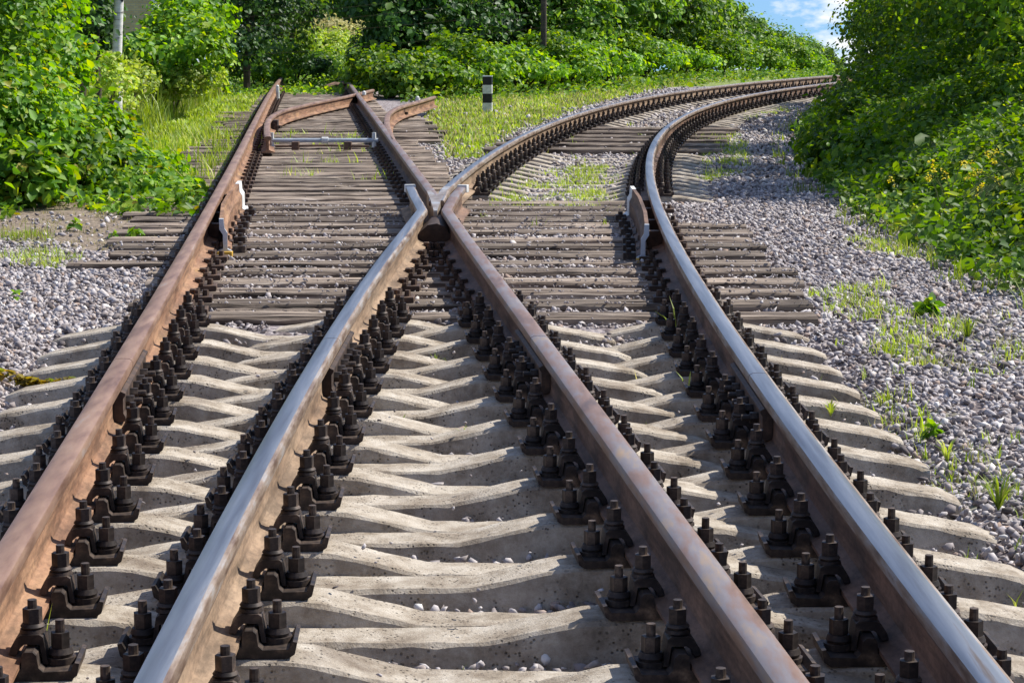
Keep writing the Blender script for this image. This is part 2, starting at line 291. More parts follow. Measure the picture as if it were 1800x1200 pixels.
def height(X, Y):
    X = np.asarray(X, float); Y = np.asarray(Y, float)
    xa = np.polyval(POLY['A'], np.clip(Y, 0, 55)); xd = np.polyval(POLY['D'], np.clip(Y, 0, 48))
    z = np.full(X.shape, -.085)
    inner = sst(0, .35, X-(xa-.75))*(1-sst(-.3, 0, X-(xd+.75)))
    fg = 1-sst(10.1, 10.6, Y)
    z -= inner*fg*.085
    z += inner*(1-fg)*(.008-.03*sst(17.5, 19, Y))
    z += .012*smooth_noise(X, Y, 2.2, 1)+.006*smooth_noise(X, Y, 6, 2)
    # bank on the right
    e = edge_r(Y); d = np.clip(X-e, 0, None); z += 1.15*(1-np.exp(-d*.55))*sst(0, .8, d)*(1-sst(46, 60, Y))
    # left mound and lawn
    dl = np.clip(xa-1.7-X, 0, None); z += .25*(1-np.exp(-dl*.5))*sst(14, 20, Y)
    # beyond the tracks the land falls gently away
    far = np.clip(Y-60, 0, None); z -= .03*far
    xs = np.clip(np.abs(X)-40, 0, None); z -= .01*xs
    return z
def grid_coords(segs):
    out = []
    for a, b, s in segs: out += list(np.arange(a, b, s))
    out.append(segs[-1][1]); return np.array(out)
gx = grid_coords([(-700, -120, 80), (-120, -30, 10), (-30, -10, 1), (-10, 8, .12), (8, 30, 1), (30, 120, 10), (120, 700, 80)])
gy = grid_coords([(-60, 0, 6), (0, 3, .5), (3, 24, .08), (24, 60, .25), (60, 120, 3), (120, 300, 20), (300, 1500, 120)])
GX, GY = np.meshgrid(gx, gy); GZ = height(GX, GY)
V = np.stack([GX.ravel(), GY.ravel(), GZ.ravel()], 1); nx, ny = len(gx), len(gy)
ii, jj = np.meshgrid(np.arange(nx-1), np.arange(ny-1)); b = (jj*nx+ii).ravel()
gm = npmesh('ground', V, np.stack([b, b+1, b+nx+1, b+nx], 1), M['ground'], True)
LAWN = [gpoly(q) for q in (
 [(190, 262), (300, 268), (425, 262), (446, 205), (474, 160), (492, 138), (440, 120), (330, 110), (200, 150)],
 [(742, 168), (750, 205), (785, 280), (848, 276), (905, 232), (1000, 196), (1060, 178), (1175, 152), (1300, 138), (1475, 126), (1475, 112), (1200, 116), (1000, 135), (700, 150)])]
PATCH = [gpoly(q) for q in (
 [(0, 400), (70, 415), (130, 450), (110, 475), (40, 470), (0, 455)],
 [(1490, 420), (1560, 422), (1660, 440), (1640, 458), (1560, 450), (1500, 440)],
 [(1530, 600), (1640, 560), (1800, 560), (1800, 665), (1680, 660), (1560, 640)],
 [(1630, 770), (1700, 800), (1800, 830), (1800, 920), (1720, 880), (1650, 830)],
 [(1225, 240), (1300, 235), (1320, 300), (1240, 325)], [(1430, 520), (1560, 500), (1600, 560), (1470, 570)], [(1400, 640), (1560, 690), (1640, 760), (1560, 790), (1420, 720)], [(880, 300), (1060, 290), (1080, 370), (860, 375)], [(1290, 185), (1380, 175), (1390, 195), (1310, 215)])]
DIRT = [gpoly(q) for q in ([(-60, 335), (150, 335), (320, 340), (335, 400), (240, 448), (120, 438), (-60, 415)], [(420, 150), (500, 130), (640, 118), (660, 150), (560, 140), (470, 185)])]
def mask(P, polys):
    r = np.zeros(len(P), bool)
    for q in polys: r |= inpoly(P, q)
    return r
jit = V[:, :2]+np.stack([smooth_noise(V[:, 0], V[:, 1], 5, 3), smooth_noise(V[:, 0], V[:, 1], 5, 5)], 1)*.25
cg = mask(jit, LAWN).astype(float)*.9+mask(jit, PATCH)*.3
right = V[:, 0] > edge_r(V[:, 1])+.05; outer = (V[:, 1] > 52) | (np.abs(V[:, 0]) > 14) | (V[:, 0] < -3.2)&(V[:, 1] > 20)
cg = np.clip(np.where(right | outer, .85, cg), 0, 1)
cd = mask(jit, DIRT).astype(float)
ca = gm.color_attributes.new('cover', 'FLOAT_COLOR', 'POINT'); ca.data.foreach_set('color', np.stack([cg, cd, cg*0, cg*0+1], 1).ravel())
tag(link('ground', gm), kind='structure')

# ------------------------------------------------------------------ timbers and sleepers layout
SP = .515
Y1 = Yof(400, 1195, -.025)+.075                      # rows of the left track (rails A and C)
Y2b, Y2d = Yof(435, 1155, -.025)+.075, Yof(1430, 1167, -.025)+.075
rows1 = [Y1+SP*k for k in range(-2, 12)]
rows2 = [(Y2b+SP*k, Y2d+(SP-.004)*k) for k in range(-1, 12)]
ORD = ['first', 'second', 'third', 'fourth', 'fifth', 'sixth', 'seventh', 'eighth', 'ninth', 'tenth', 'eleventh', 'twelfth', 'thirteenth', 'fourteenth', 'fifteenth', 'sixteenth', 'seventeenth', 'eighteenth', 'nineteenth', 'twentieth']
def ordw(i):
    if i < 20: return ORD[i]
    t = ['twenty', 'thirty', 'forty', 'fifty', 'sixty', 'seventy'][i//10-2] if i % 10 != 9 else None
    tens = ['twenty', 'thirty', 'forty', 'fifty', 'sixty', 'seventy', 'eighty']; tth = ['twentieth', 'thirtieth', 'fortieth', 'fiftieth', 'sixtieth', 'seventieth', 'eightieth']
    n = i+1; return tth[n//10-2] if n % 10 == 0 else tens[n//10-2]+'-'+ORD[n % 10-1]
def sleeper_mesh(seed, n=46):
    r = np.random.default_rng(seed)
    xs = np.linspace(-1.36, 1.36, n); a = np.abs(xs)
    top = np.interp(a, [0, .33, .57, .63, .97, 1.02, 1.30, 1.36], [-.092, -.090, -.036, -.0305, -.0305, -.034, -.082, -.105])
    hw = np.interp(a, [0, .33, .6, 1.0, 1.3, 1.36], [.078, .078, .085, .085, .078, .062])
    V = []
    for i, x in enumerate(xs):
        j = r.normal(0, .0011, 8); t = top[i]; w = hw[i]; c = .007+abs(r.normal(0, .004)); seat = .63 <= a[i] <= .97
        if seat: j[2:6] = np.abs(j[2:6])*-.3
        V += [(x, -w-.026, -.23), (x, -w-.012+j[0], t-.075), (x, -w+j[1], t-c), (x, -w+c, t+j[2]), (x, w-c, t+j[3]), (x, w+j[6], t-c), (x, w+.012+j[7], t-.075), (x, w+.026, -.23)]
    Fc = []
    for i in range(n-1):
        for k in range(7): Fc.append((i*8+k, i*8+k+1, (i+1)*8+k+1, (i+1)*8+k))
    Fc += [tuple(range(7, -1, -1)), tuple((n-1)*8+k for k in range(8))]
    me = pymesh('concrete_sleeper', V, Fc, M['concrete']); bm_fix(me); me.shade_smooth(); me.set_sharp_from_angle(angle=math.radians(24)); return me
SM = [sleeper_mesh(s) for s in range(6)]
def timber_mesh(L_, seed, w=.125, n=28):
    r = np.random.default_rng(seed); xs = np.linspace(-L_/2, L_/2, n); V = []
    zt = -.03-max(0, r.normal(-.004, .008)); bow = r.normal(0, .004, n).cumsum()*.25
    for i, x in enumerate(xs):
        j = r.normal(0, .003, 8); c = .01+abs(r.normal(0, .005)); g = r.normal(0, .002); split = -.012-abs(r.normal(0, .006))
        V += [(x, -w, -.19), (x, -w+j[0]+bow[i], zt-c), (x, -w+c+bow[i], zt+min(j[1], 0)), (x, -.012+g*3, zt+min(j[2], 0)), (x, g*3, zt+split), (x, .012+g*3, zt+min(j[3], 0)), (x, w-c+bow[i], zt+min(j[4], 0)), (x, w+j[5]+bow[i], zt-c), (x, w, -.19)]
    Fc = []
    for i in range(n-1):
        for k in range(8): Fc.append((i*9+k, i*9+k+1, (i+1)*9+k+1, (i+1)*9+k))
    Fc += [tuple(range(8, -1, -1)), tuple((n-1)*9+k for k in range(9))]
    me = pymesh('timber_sleeper', V, Fc, M['wood']); bm_fix(me); return me

SLP = []        # footprint list for ballast exclusion: (cx, cy, yaw, halflen, halfwidth)
for k, Y in enumerate(rows1):
    c = (rx('A', Y)+rx('C', Y))/2
    o = link('concrete_sleeper', SM[k % 6], None, (c, Y, 0), 0); SLP.append((c, Y, 0, 1.3, .085, -.09))
    tag(o, f'{ordw(k)} concrete sleeper from the bottom under the two rusty rails', 'railway sleeper', 'concrete sleepers in the foreground')
for k, (yb, yd) in enumerate(rows2):
    c = (rx('B', yb)+rx('D', yd))/2; yaw = math.atan((yd-yb)/1.6)
    o = link('concrete_sleeper', SM[(k+3) % 6], None, (c, (yb+yd)/2, -.0012), yaw); SLP.append((c, (yb+yd)/2, yaw, 1.3, .085, -.09))
    tag(o, f'{ordw(k)} concrete sleeper from the bottom under the two shiny rails', 'railway sleeper', 'concrete sleepers in the foreground')
# curved track beyond the crossing: centre line through the middle of B and D
def c2(Y):
    # point on B at Y, perpendicular offset to the right
    th = -rang('B', Y); return rx('B', Y)+.7975*math.cos(th), Y-.7975*math.sin(th), -th
rowsc = []; Y = 18.4
while Y < 51:
    rowsc.append(Y); dx = math.tan(-rang('B', Y)); Y += .5*math.cos(math.atan(dx))
kc = kw = 0; WOODC = []
for i, Y in enumerate(rowsc):
    x, y, a = c2(Y)
    if 24.6 < Y < 31.2:
        if i % 2 == 0:
            o = link('timber_sleeper', timber_mesh(2.75, 300+i, .17), None, (x, y, 0), a); WOODC.append(Y)
            tag(o, f'{ordw(kw)} dark timber sleeper of the run inside the curve beyond the crossing', 'railway sleeper', 'timber sleepers under the curved track'); kw += 1
            SLP.append((x, y, a, 1.37, .115, -.03))
    else:
        o = link('concrete_sleeper', SM[i % 6], None, (x, y, 0), a); SLP.append((x, y, a, 1.3, .085, -.09))
        tag(o, f'{ordw(kc)} concrete sleeper under the curved track, counted from the crossing', 'railway sleeper', 'concrete sleepers under the curved track'); kc += 1
# turnout timbers
ROWT = []; Y = rows1[-1]+.42; k = 0
while Y < 45.5:
    xa, xc, xd = rx('A', Y), rx('C', Y), rx('D', min(Y, 19)); r = random.random
    if Y < 13.0: x0, x1 = xa-.2-.1*r(), xd+.6+.15*r()
    elif Y < 15.8: x0, x1 = xa-.55-.25*r(), xd+.62+.12*r()
    elif Y < 17.9: x0, x1 = xa-.6-.2*r(), xd-.1-.1*r()
    elif Y < 27: x0, x1 = xa-.6-.35*r(), xc+.42+.12*r()
    elif Y < 36: x0, x1 = xa-.45-.3*r(), xc+.75+.25*r()
    else: x0, x1 = xa-.3, xc+.4
    yaw = random.uniform(-.008, .008)
    o = link('timber_sleeper', timber_mesh(x1-x0, 500+k, .10+.03*r()), None, ((x0+x1)/2, Y, 0), yaw)
    SLP.append(((x0+x1)/2, Y, yaw, (x1-x0)/2, .118, -.03)); ROWT.append((Y, x0, x1))
    tag(o, f'{ordw(k)} weathered timber from the front in the row leading to the bushes', 'railway sleeper', 'timber sleepers around the crossing')
    Y += .49 if Y < 30 else .56; k += 1
o = link('timber_sleeper', timber_mesh(.72, 901, .09), None, (*at(500, 541, -.03)[:2], -.012), .01)
tag(o, 'short dark timber offcut lying in front of the timber row between two rails', 'timber')

# ------------------------------------------------------------------ rails
HP = [(.075, 0), (.075, .010), (.035, .021), (.013, .033), (.009, .05), (.009, .122), (.014, .133), (.0365, .141), (.0375, .146), (.0375, .164), (.034, .173), (.024, .1785), (.008, .180)]
PROF = HP+[(-x, z) for x, z in HP[::-1]]
def rail_mesh(pts, side, top, ztop=None, zoff=0):
    n = len(PROF); V = []; P = [Vector((x, y, 0)) for x, y in pts]
    for i, p in enumerate(P):
        t = (P[min(i+1, len(P)-1)]-P[max(i-1, 0)]).normalized(); nrm = Vector((t.y, -t.x, 0))
        for x, z in PROF: V.append(p+nrm*x+Vector((0, 0, z+zoff)))
    Fc = []; mi = []
    for i in range(len(P)-1):
        for k in range(n):
            Fc.append((i*n+k, (i+1)*n+k, (i+1)*n+(k+1) % n, i*n+(k+1) % n)); mi.append(1 if 11 <= k <= 14 else 2 if 8 <= k <= 16 else 0)
    Fc += [tuple(range(n)), tuple((len(P)-1)*n+k for k in range(n-1, -1, -1))]; mi += [0, 0]
    me = pymesh('rail', V, Fc, [side, top, M['edge_tan'] if top is M['top_shiny'] else top], mi); bm_fix(me); me.shade_smooth(); me.set_sharp_from_angle(angle=math.radians(32)); return me
def rail(pts, side, top, label):
    o = link('rail', rail_mesh(pts, side, top)); tag(o, label, 'rail'); return o
JY = {'A': Yof(208, 630), 'B': Yof(600, 594), 'C': Yof(948, 590), 'D': Yof(1325, 655)}
g = .004
rail(rpts('A', 2.6, JY['A']-g), M['rust_orange'], M['top_rusty'], 'orange rusty rail running out at the lower left corner')
rail(rpts('A', JY['A']+g, 50), M['rust_orange'], M['top_rusty'], 'long rusty rail on the far left from the joint to the bushes')
rail(rpts('B', 2.6, JY['B']-g), M['rust_tan'], M['top_shiny'], 'polished rail with tan foot in the lower left, near piece')
yk = Yof(700, 415)
fb = [at(742, 367), at(736, 356), at(728, 342), at(722, 328)]
rail(rpts('B', JY['B']+g, yk)+fb, M['rust_tan'], M['top_shiny'], 'polished left rail from its joint to the bent wing at the crossing')
rail(rpts('C', 2.6, JY['C']-g), M['rust_brown_shaded'], M['top_brown'], 'brown rusty rail running out at the bottom right of centre')
fc = [at(785, 367), at(791, 356), at(799, 342), at(810, 329)]
rail(rpts('C', JY['C']+g, Yof(815, 415))+fc, M['rust_brown_shaded'], M['top_brown'], 'brown rail from its joint to the flared wing right of the crossing')
rail([at(763, 352)]+rpts('C', Yof(757, 341), 62), M['rust_brown_shaded'], M['top_brown'], 'brown rail running from the crossing point up left into the bushes')
rail([at(772, 352)]+rpts('B', Yof(786, 332), 52.5), M['rust_tan'], M['top_shiny'], 'left rail of the curve sweeping right beyond the crossing')
rail(rpts('D', 2.6, JY['D']-g), M['rust_brown_shaded'], M['top_shiny'], 'polished rail running out at the lower right corner')
rail(rpts('D', JY['D']+g, 46), M['rust_brown_shaded'], M['top_shiny'], 'polished right rail from its joint round the inside of the curve')
# joints
pl = MB(); pl.prism([(.0105, .036), (.030, .030), (.052, .034), (.052, .05), (.045, .062), (.045, .112), (.053, .125), (.053, .132), (.0385, .139), (.0105, .131)], -.5, .5)
FP = [pl.mesh('fishplate', M['iron_brown'], None)]
p2 = MB(); p2.V = [(-x, y, z) for x, y, z in pl.V]; p2.F = pl.F; p2.M = pl.M; FP.append(p2.mesh('fishplate', M['iron_brown'], None))
bo = MB(); bo.prism([(math.cos(a*math.pi/3)*.021, math.sin(a*math.pi/3)*.021) for a in range(6)], -.012, .016, ax='y'); bo.prism([(math.cos(a*math.pi/5)*.011, math.sin(a*math.pi/5)*.011) for a in range(10)], .016, .045, ax='y')
bo.V = [(y, x, z) for x, y, z in bo.V]
BOM = bo.mesh('joint_bolt', M['iron'])
for k, nm in (('A', 'left rusty rail'), ('B', 'left polished rail'), ('C', 'brown centre rail'), ('D', 'right polished rail')):
    e = empty('rail_joint', (rx(k, JY[k]), JY[k], 0), rang(k, JY[k]))
    tag(e, f'bolted fishplate joint on the {nm}', 'rail joint', 'rail joints')
    for s, fp in ((1, FP[0]), (-1, FP[1])):
        f = link('fishplate', fp, e)
        for yy in (-.38, -.22, -.07, .07, .22, .38):
            b_ = link('joint_bolt', BOM, f, (s*.058, yy, .087), 0 if s > 0 else math.pi)
# frog filler casting
fm = MB()
a0, a1 = at(755, 392), at(745, 372)
fm.prism([(-.16, -.02), (.16, -.02), (.12, .04), (.07, .115), (.02, .135), (-.04, .125), (-.09, .08), (-.12, .04)], -.45, .2)
o = link('crossing_block', fm.mesh('crossing_block', M['iron_brown']), None, (*at(768, 386, .12)[:2], 0), -.01); tag(o, 'dark cast filler block between the two rails below the crossing point', 'rail casting')
nm_ = MB(); pp = [at(762.5, 368), at(768.5, 368), at(775, 352), at(791, 328), at(780, 328), at(767, 345), at(757, 335), at(750, 335), at(757, 352)]
nV = [(x, y, .02) for x, y in pp]+[(x, y, .172 if k < 2 else .181) for k, (x, y) in enumerate(pp)]; n_ = len(pp)
nm_.add(nV, [tuple(range(n_)), tuple(range(2*n_-1, n_-1, -1))]+[(i, i+n_, (i+1) % n_+n_, (i+1) % n_) for i in range(n_)])
o = link('crossing_nose', nm_.mesh('crossing_nose', [M['nose']])); tag(o, 'pale worn steel nose at the tip of the crossing', 'rail casting')
def wing_end(px, py, s, lab):
    x, y = at(px, py); w = MB(); w.box(-.04, .04, -.012, .03, .125, .1835); o = link('wing_rail_end', w.mesh('wing_rail_end', M['white_paint']), None, (x, y+.012, 0), s); tag(o, lab, 'rail end', 'white painted rail ends')
wing_end(721, 325.5, .28, 'white painted end block of the left wing rail at the crossing')
wing_end(813, 326, -.4, 'white painted end block of the right wing rail at the crossing')
# check rails: kinked plate on a foot, white far end
def check_rail(pts, foot_dir, label, white_side):
    e = empty('check_rail', (0, 0, 0)); tag(e, label, 'check rail', 'check rails beside the running rails')
    P = [Vector((*at(x, y, .19), 0)) for x, y in pts]
    Q = []
    for i in range(len(P)-1):
        for q in range(4): Q.append(P[i].lerp(P[i+1], q/4))
    Q.append(P[-1])
    cs = [(-.012, .19), (.012, .19), (.016, .13), (.034, .10), (.034, .0), (.06, -.012), (.06, -.03), (-.03, -.03), (-.03, -.012), (.010, .0), (.010, .09), (-.012, .125)]
    cs = [(x*foot_dir, z) for x, z in cs]
    def sweep(Q_, nm, mat, grow=0):
        V = []; n = len(cs)
        for i, p in enumerate(Q_):
            t = (Q_[min(i+1, len(Q_)-1)]-Q_[max(i-1, 0)]).normalized(); nr = Vector((t.y, -t.x, 0))
            for x, z in cs: V.append(p+nr*(x+(grow if x*foot_dir > .011 else -grow)*foot_dir)+Vector((0, 0, z+grow if z > -.01 else z)))
        Fc = [(i*n+k, (i+1)*n+k, (i+1)*n+(k+1) % n, i*n+(k+1) % n) for i in range(len(Q_)-1) for k in range(n)]+[tuple(range(n)), tuple((len(Q_)-1)*n+k for k in range(n-1, -1, -1))]
        me = pymesh(nm, V, Fc, mat); bm_fix(me); me.shade_smooth(); me.set_sharp_from_angle(angle=math.radians(30)); return link(nm, me, e)
    sweep(Q, 'guard_bar', M['rust_orange'] if foot_dir > 0 else M['rust_brown_shaded'])  # right bar takes the darker rust, its shade painted into the colour
    t0 = (Q[1]-Q[0]).normalized(); sweep([Q[0]-t0*.02, Q[0]+t0*.03], 'painted_end', M['grey_paint_and_shade'], .002)  # grey colour paints the shade onto this white end
    t1 = (Q[-1]-Q[-2]).normalized(); sweep([Q[-1]-t1*.28, Q[-1]+t1*.02], 'painted_end', M['white_paint'], .003)
    y_ = MB(); y_.box(-.045, .05, -.03, .03, -.05, -.012); o = link('yellow_foot', y_.mesh('yellow_foot', M['yellow_paint']), e, (Q[0].x+.02*foot_dir, Q[0].y-.03, 0))
    for q in (2, 5, 8, 11):
        p = Q[min(q, len(Q)-1)]; bl = MB(); bl.box(-.13 if foot_dir > 0 else .015, -.015 if foot_dir > 0 else .13, -.05, .05, .0, .11); link('spacer_block', bl.mesh('spacer_block', M['iron_brown']), e, (p.x, p.y, 0))
    for q in range(0, 12, 2):
        p = Q[min(q, len(Q)-1)]; bl = MB(); s = foot_dir; bl.box(*sorted((.062*s, .14*s)), -.045, .045, -.03, .012); bl.cyl(.105*s, 0, .012, .035, .018, n=6); link('foot_bracket', bl.mesh('foot_bracket', M['iron']), e, (p.x, p.y+.1, 0))
check_rail([(389, 385), (392, 358), (404, 338), (421, 319)], 1, 'rusty check rail inside the left rail with white far end and yellow foot', 1)
check_rail([(1137, 395), (1134, 372), (1124, 346), (1111, 328)], -1, 'brown check rail inside the right rail with white near end', -1)

# ------------------------------------------------------------------ rail fastenings
def fast_meshes():
    bp = MB()
    pr = [(.066, -.030), (.185, -.030), (.200, -.020), (.206, .008), (.196, .010), (.186, -.008), (.126, -.010), (.116, .0), (.112, .028), (.104, .036), (.086, .036), (.080, .030), (.078, -.0015), (0, -.0015)]
    prof = pr[:-1]; poly = [(.066, -.030)]+prof[1:]
    full = [(-x, z) for x, z in poly[::-1]]
    ring = poly[1:]+[(-x, z) for x, z in poly[1:][::-1]]
    bp.prism(ring, -.074, .074)
    base = bp.mesh('baseplate', M['iron'])
    cl = MB(); cl.prism([(.046, .0215), (.050, .036), (.064, .058), (.076, .064), (.114, .064), (.122, .058), (.132, -.004), (.121, -.004), (.114, .042), (.080, .042), (.068, .032), (.062, .017)], -.032, .032)
    clip = cl.mesh('clip', M['iron'])
    cb = MB(); cb.cyl(.096, 0, .064, .072, .030, .028, 12); cb.cyl(.096, 0, .072, .078, .024, .026, 12); cb.cyl(.096, 0, .078, .085, .028, .023, 12); cb.cyl(.096, 0, .085, .138, .0115, .0105, 10); cbolt = cb.mesh('clip_bolt', M['iron'])
    nu = MB(); nu.cyl(.096, 0, .0855, .119, .022, .022, 6, rot=.3); nut = nu.mesh('nut', M['iron'])
    ab = MB(); ab.cyl(.156, 0, -.010, .004, .034, .034, 12); ab.cyl(.156, 0, .004, .012, .026, .029, 12); ab.cyl(.156, 0, .012, .024, .030, .025, 12); ab.cyl(.156, 0, .024, .088, .0115, .0105, 10); abolt = ab.mesh('anchor_bolt', M['iron'])
    an = MB(); an.cyl(.156, 0, .0245, .060, .022, .022, 6, rot=.8); anut = an.mesh('nut', M['iron'])
    allm = MB()
    for s in (1, -1):
        for q in (cl, cb, nu, ab, an): allm.add([(s*x, y, z) for x, y, z in q.V], q.F)
    allm.add(bp.V, bp.F)
    return base, clip, cbolt, nut, abolt, anut, allm.mesh('rail_fastening', M['iron'])
FBASE, FCLIP, FCB, FNUT, FAB, FANUT, FALL = fast_meshes()
def fastening(x, y, yaw, label, group):
    e = empty('rail_fastening', (x, y, 0), yaw+random.uniform(-.025, .025)); tag(e, label, 'rail fastening', group)
    link('baseplate', FBASE, e)
    for rz in (0, math.pi):
        j = random.uniform(-.06, .06)
        link('clip', FCLIP, e, (0, 0, 0), rz)
        b_ = link('clip_bolt', FCB, e, (0, 0, random.uniform(-.006, .004)), rz); link('nut', FNUT, b_, (0, 0, 0), 0)
        a_ = link('anchor_bolt', FAB, e, (0, 0, random.uniform(-.004, .004)), rz); link('nut', FANUT, a_, (0, 0, 0), 0)
G1 = 'bolted fastenings along the foreground rails'
for k, Y in enumerate(rows1):
    fastening(rx('A', Y), Y, rang('A', Y), f'{ordw(k)} bolted fastening from the bottom along the leftmost rusty rail', G1)
    fastening(rx('C', Y), Y, rang('C', Y), f'{ordw(k)} bolted fastening from the bottom along the brown centre rail', G1)
for k, (yb, yd) in enumerate(rows2):
    fastening(rx('B', yb), yb, rang('B', yb), f'{ordw(k)} bolted fastening from the bottom along the left polished rail', G1)
    fastening(rx('D', yd), yd, rang('D', yd), f'{ordw(k)} bolted fastening from the bottom along the right polished rail', G1)
tp = MB(); tp.box(-.17, .17, -.07, .07, -.031, -.0015); 
for s in (1, -1):
    tp.box(*sorted((s*.078, s*.1)), -.07, .07, -.005, .014)
    for yy in (-.035, .04): tp.cyl(s*.09, yy, .012, .034, .016, .013, 6); 
    tp.cyl(s*.135, .0, -.002, .03, .018, .015, 6); tp.box(*sorted((s*.052, s*.085)), -.03, .03, .018, .034)
TPM = tp.mesh('tie_plate', M['iron_brown'])
kk = 0
for i, Y in enumerate(rowsc):
    x, y, a = c2(Y); th = -a
    wood_ = 24.6 < Y < 31.2
    for s, nm in ((-1, 'outer'), (1, 'inner')):
        px_, py_ = x+s*.7975*math.cos(th), y-s*.7975*math.sin(th)
        if s > 0:   # sit on the built rail line
            px_ = rx('D', py_)
        o = link('rail_fastening', FALL, None, (px_, py_, 0), a)
        tag(o, f'{ordw(i)} small dark fastening beyond the crossing on the {nm} curved rail', 'rail fastening', 'small fastenings along the curved rails')
kk = {}
for Y, x0, x1 in ROWT:
    for k, nm in (('A', 'left rusty rail'), ('B', 'left polished rail'), ('C', 'brown centre rail'), ('D', 'right polished rail')):
        if k in 'BD' and Y > 17.6: continue
        x = rx(k, Y)
        if not (x0+.02 < x < x1+.15): continue
        if k in 'BC' and 14.4 < Y < 17.2: continue
        kk[k] = kk.get(k, 0)+1
        o = link('tie_plate', TPM, None, (x, Y, 0), rang(k, Y)); tag(o, f'{ordw(kk[k]-1)} rusty tie plate from the front on the timbers under the {nm}', 'tie plate', 'tie plates on the timbers')
# bolts cluster under the crossing
for px, py, lab in ((733, 400, 'bolted brace on the left side of the crossing block'), (800, 400, 'bolted brace on the right side of the crossing block'), (722, 430, 'small bolted brace below the crossing against the polished rail')):
    x, y = at(px, py, 0); b_ = MB(); b_.box(-.05, .05, -.1, .1, -.03, .01); b_.box(-.03, .0, -.08, .08, .01, .1); b_.cyl(.02, -.04, .01, .045, .02, n=6); b_.cyl(.02, .05, .01, .045, .02, n=6); b_.cyl(.02, .05, .045, .06, .01, n=8)
    tag(link('rail_brace', b_.mesh('rail_brace', M['iron_brown']), None, (x, y, 0)), lab, 'rail brace')

# ------------------------------------------------------------------ catch points at the back
def pxs(pts, z=.18): return [at(x, y, z) for x, y in pts]
def dens(P, n=6):
    out = []
    for i in range(len(P)-1):
        p0 = P[max(i-1, 0)]; p1 = P[i]; p2 = P[i+1]; p3 = P[min(i+2, len(P)-1)]
        for q in range(n):
            t = q/n; out.append(tuple(.5*((2*p1[c])+(-p0[c]+p2[c])*t+(2*p0[c]-5*p1[c]+4*p2[c]-p3[c])*t*t+(-p0[c]+3*p1[c]-3*p2[c]+p3[c])*t**3) for c in (0, 1)))
    out.append(P[-1]); return out
E_ = dens(pxs([(471, 240), (469, 224), (473, 208), (490, 196), (520, 187), (560, 178), (610, 168), (655, 157)]))
rail(E_, M['rust_orange'], M['top_rusty'], 'orange rusty switch blade curving right behind the white rod')
F_ = dens(pxs([(690, 245), (683, 228), (680, 212), (684, 198), (702, 187), (730, 179), (763, 169)]))
rail(F_, M['rust_orange'], M['top_rusty'], 'rusty blade curving right from the centre rail into the grass')
for px, py, lab in ((524, 190, 'dark bracket halfway along the curving orange blade'), (597, 175, 'dark bracket at the end of the orange blade near the centre rail'), (702, 193, 'dark bracket on the blade beside the grass'), (478, 216, 'dark bolted bracket near the tip of the orange blade')):
    x, y = at(px, py, .1); b_ = MB(); b_.box(-.05, .05, -.08, .08, 0, .14); b_.cyl(.07, -.03, .03, .07, .03, n=6)
    tag(link('blade_bracket', b_.mesh('blade_bracket', M['iron']), None, (x+.04, y-.08, 0)), lab, 'bracket', 'dark brackets on the switch blades')
e = empty('point_rod', (0, 0, 0)); tag(e, 'pale grey point rod lying across the left track', 'point rod')
r0 = Vector((*at(478, 247, .08), .08)); r1 = Vector((*at(665, 247, .08), .08)); d_ = (r1-r0)
b_ = MB(); b_.tube([r0, r0+d_*.1, r0+d_*.9, r1], .026, 10); link('rod', b_.mesh('rod', M['grey_paint_and_shade']), e)
b_ = MB(); b_.tube([r0+d_*.47, r0+d_*.53], .04, 12); link('coupling', b_.mesh('coupling', M['white_paint']), e)
for tt in (.0, .96):
    p = r0+d_*tt; b_ = MB(); b_.cyl(p.x, p.y, .0, .17, .028, .022, 8); link('insulator', b_.mesh('insulator', M['white_paint']), e)
b_ = MB(); b_.tube([r0+Vector((.05, -.12, -.06)), r0+d_*.5+Vector((0, -.14, -.05)), r1+Vector((-.1, -.12, -.06))], .014, 8); link('lower_rod', b_.mesh('lower_rod', M['rust_brown_shaded']), e)
for tt in (.23, .72):
    p = r0+d_*tt; b_ = MB(); b_.box(p.x-.04, p.x+.04, p.y-.17, p.y-.03, -.02, .07); link('rod_clamp', b_.mesh('rod_clamp', M['rust_brown_shaded']), e)
for px, py, lab in ((488, 155, 'white marker peg beside the far end of the leftmost rail'), (640, 163, 'tiny white insulator on the end of the orange blade'), (734, 173, 'tiny white insulator on the blade in the grass')):
    x, y = at(px, py+6, .15); b_ = MB(); hgt = .1 if px == 488 else .07; b_.cyl(0, 0, .0 if px == 488 else .17, .15+hgt, .035, .03, 8); b_.cyl(0, 0, .15+hgt, .17+hgt, .03, .012, 8)
    tag(link('marker_peg', b_.mesh('marker_peg', M['white_paint']), None, (x, y, 0)), lab, 'marker')
b_ = MB(); p0, p1 = at(570, 152, .05), at(606, 151, .05); b_.tube([(p0[0], p0[1], .02), ((p0[0]+p1[0])/2, (p0[1]+p1[1])/2, .09), (p1[0], p1[1], .06)], .05, 8)
tag(link('scrap_rail', b_.mesh('scrap_rail', M['rust_brown_shaded'])), 'short rusty iron piece lying across the far timbers', 'scrap iron')
# striped marker post
x, y = at(857, 197, -.09); gz = float(height(x, y))
e = empty('marker_post', (x, y, gz-.02), math.radians(-4)); tag(e, 'short square marker post banded black and white in the grass', 'marker post')
w = .078; hh = [0, .185, .34, .485, .62]
for i in range(4):
    b_ = MB(); b_.box(-w, w, -w, w, hh[i], hh[i+1] if i == 3 else hh[i+1]); link('white_band' if i % 2 == 0 else 'black_band', b_.mesh('band', M['white_paint'] if i % 2 == 0 else M['black_paint'], None), e)
b_ = MB(); b_.box(-w-.004, w+.004, -w-.004, w+.004, .621, .635); link('cap', b_.mesh('cap', M['grey_paint_and_shade'], None), e)

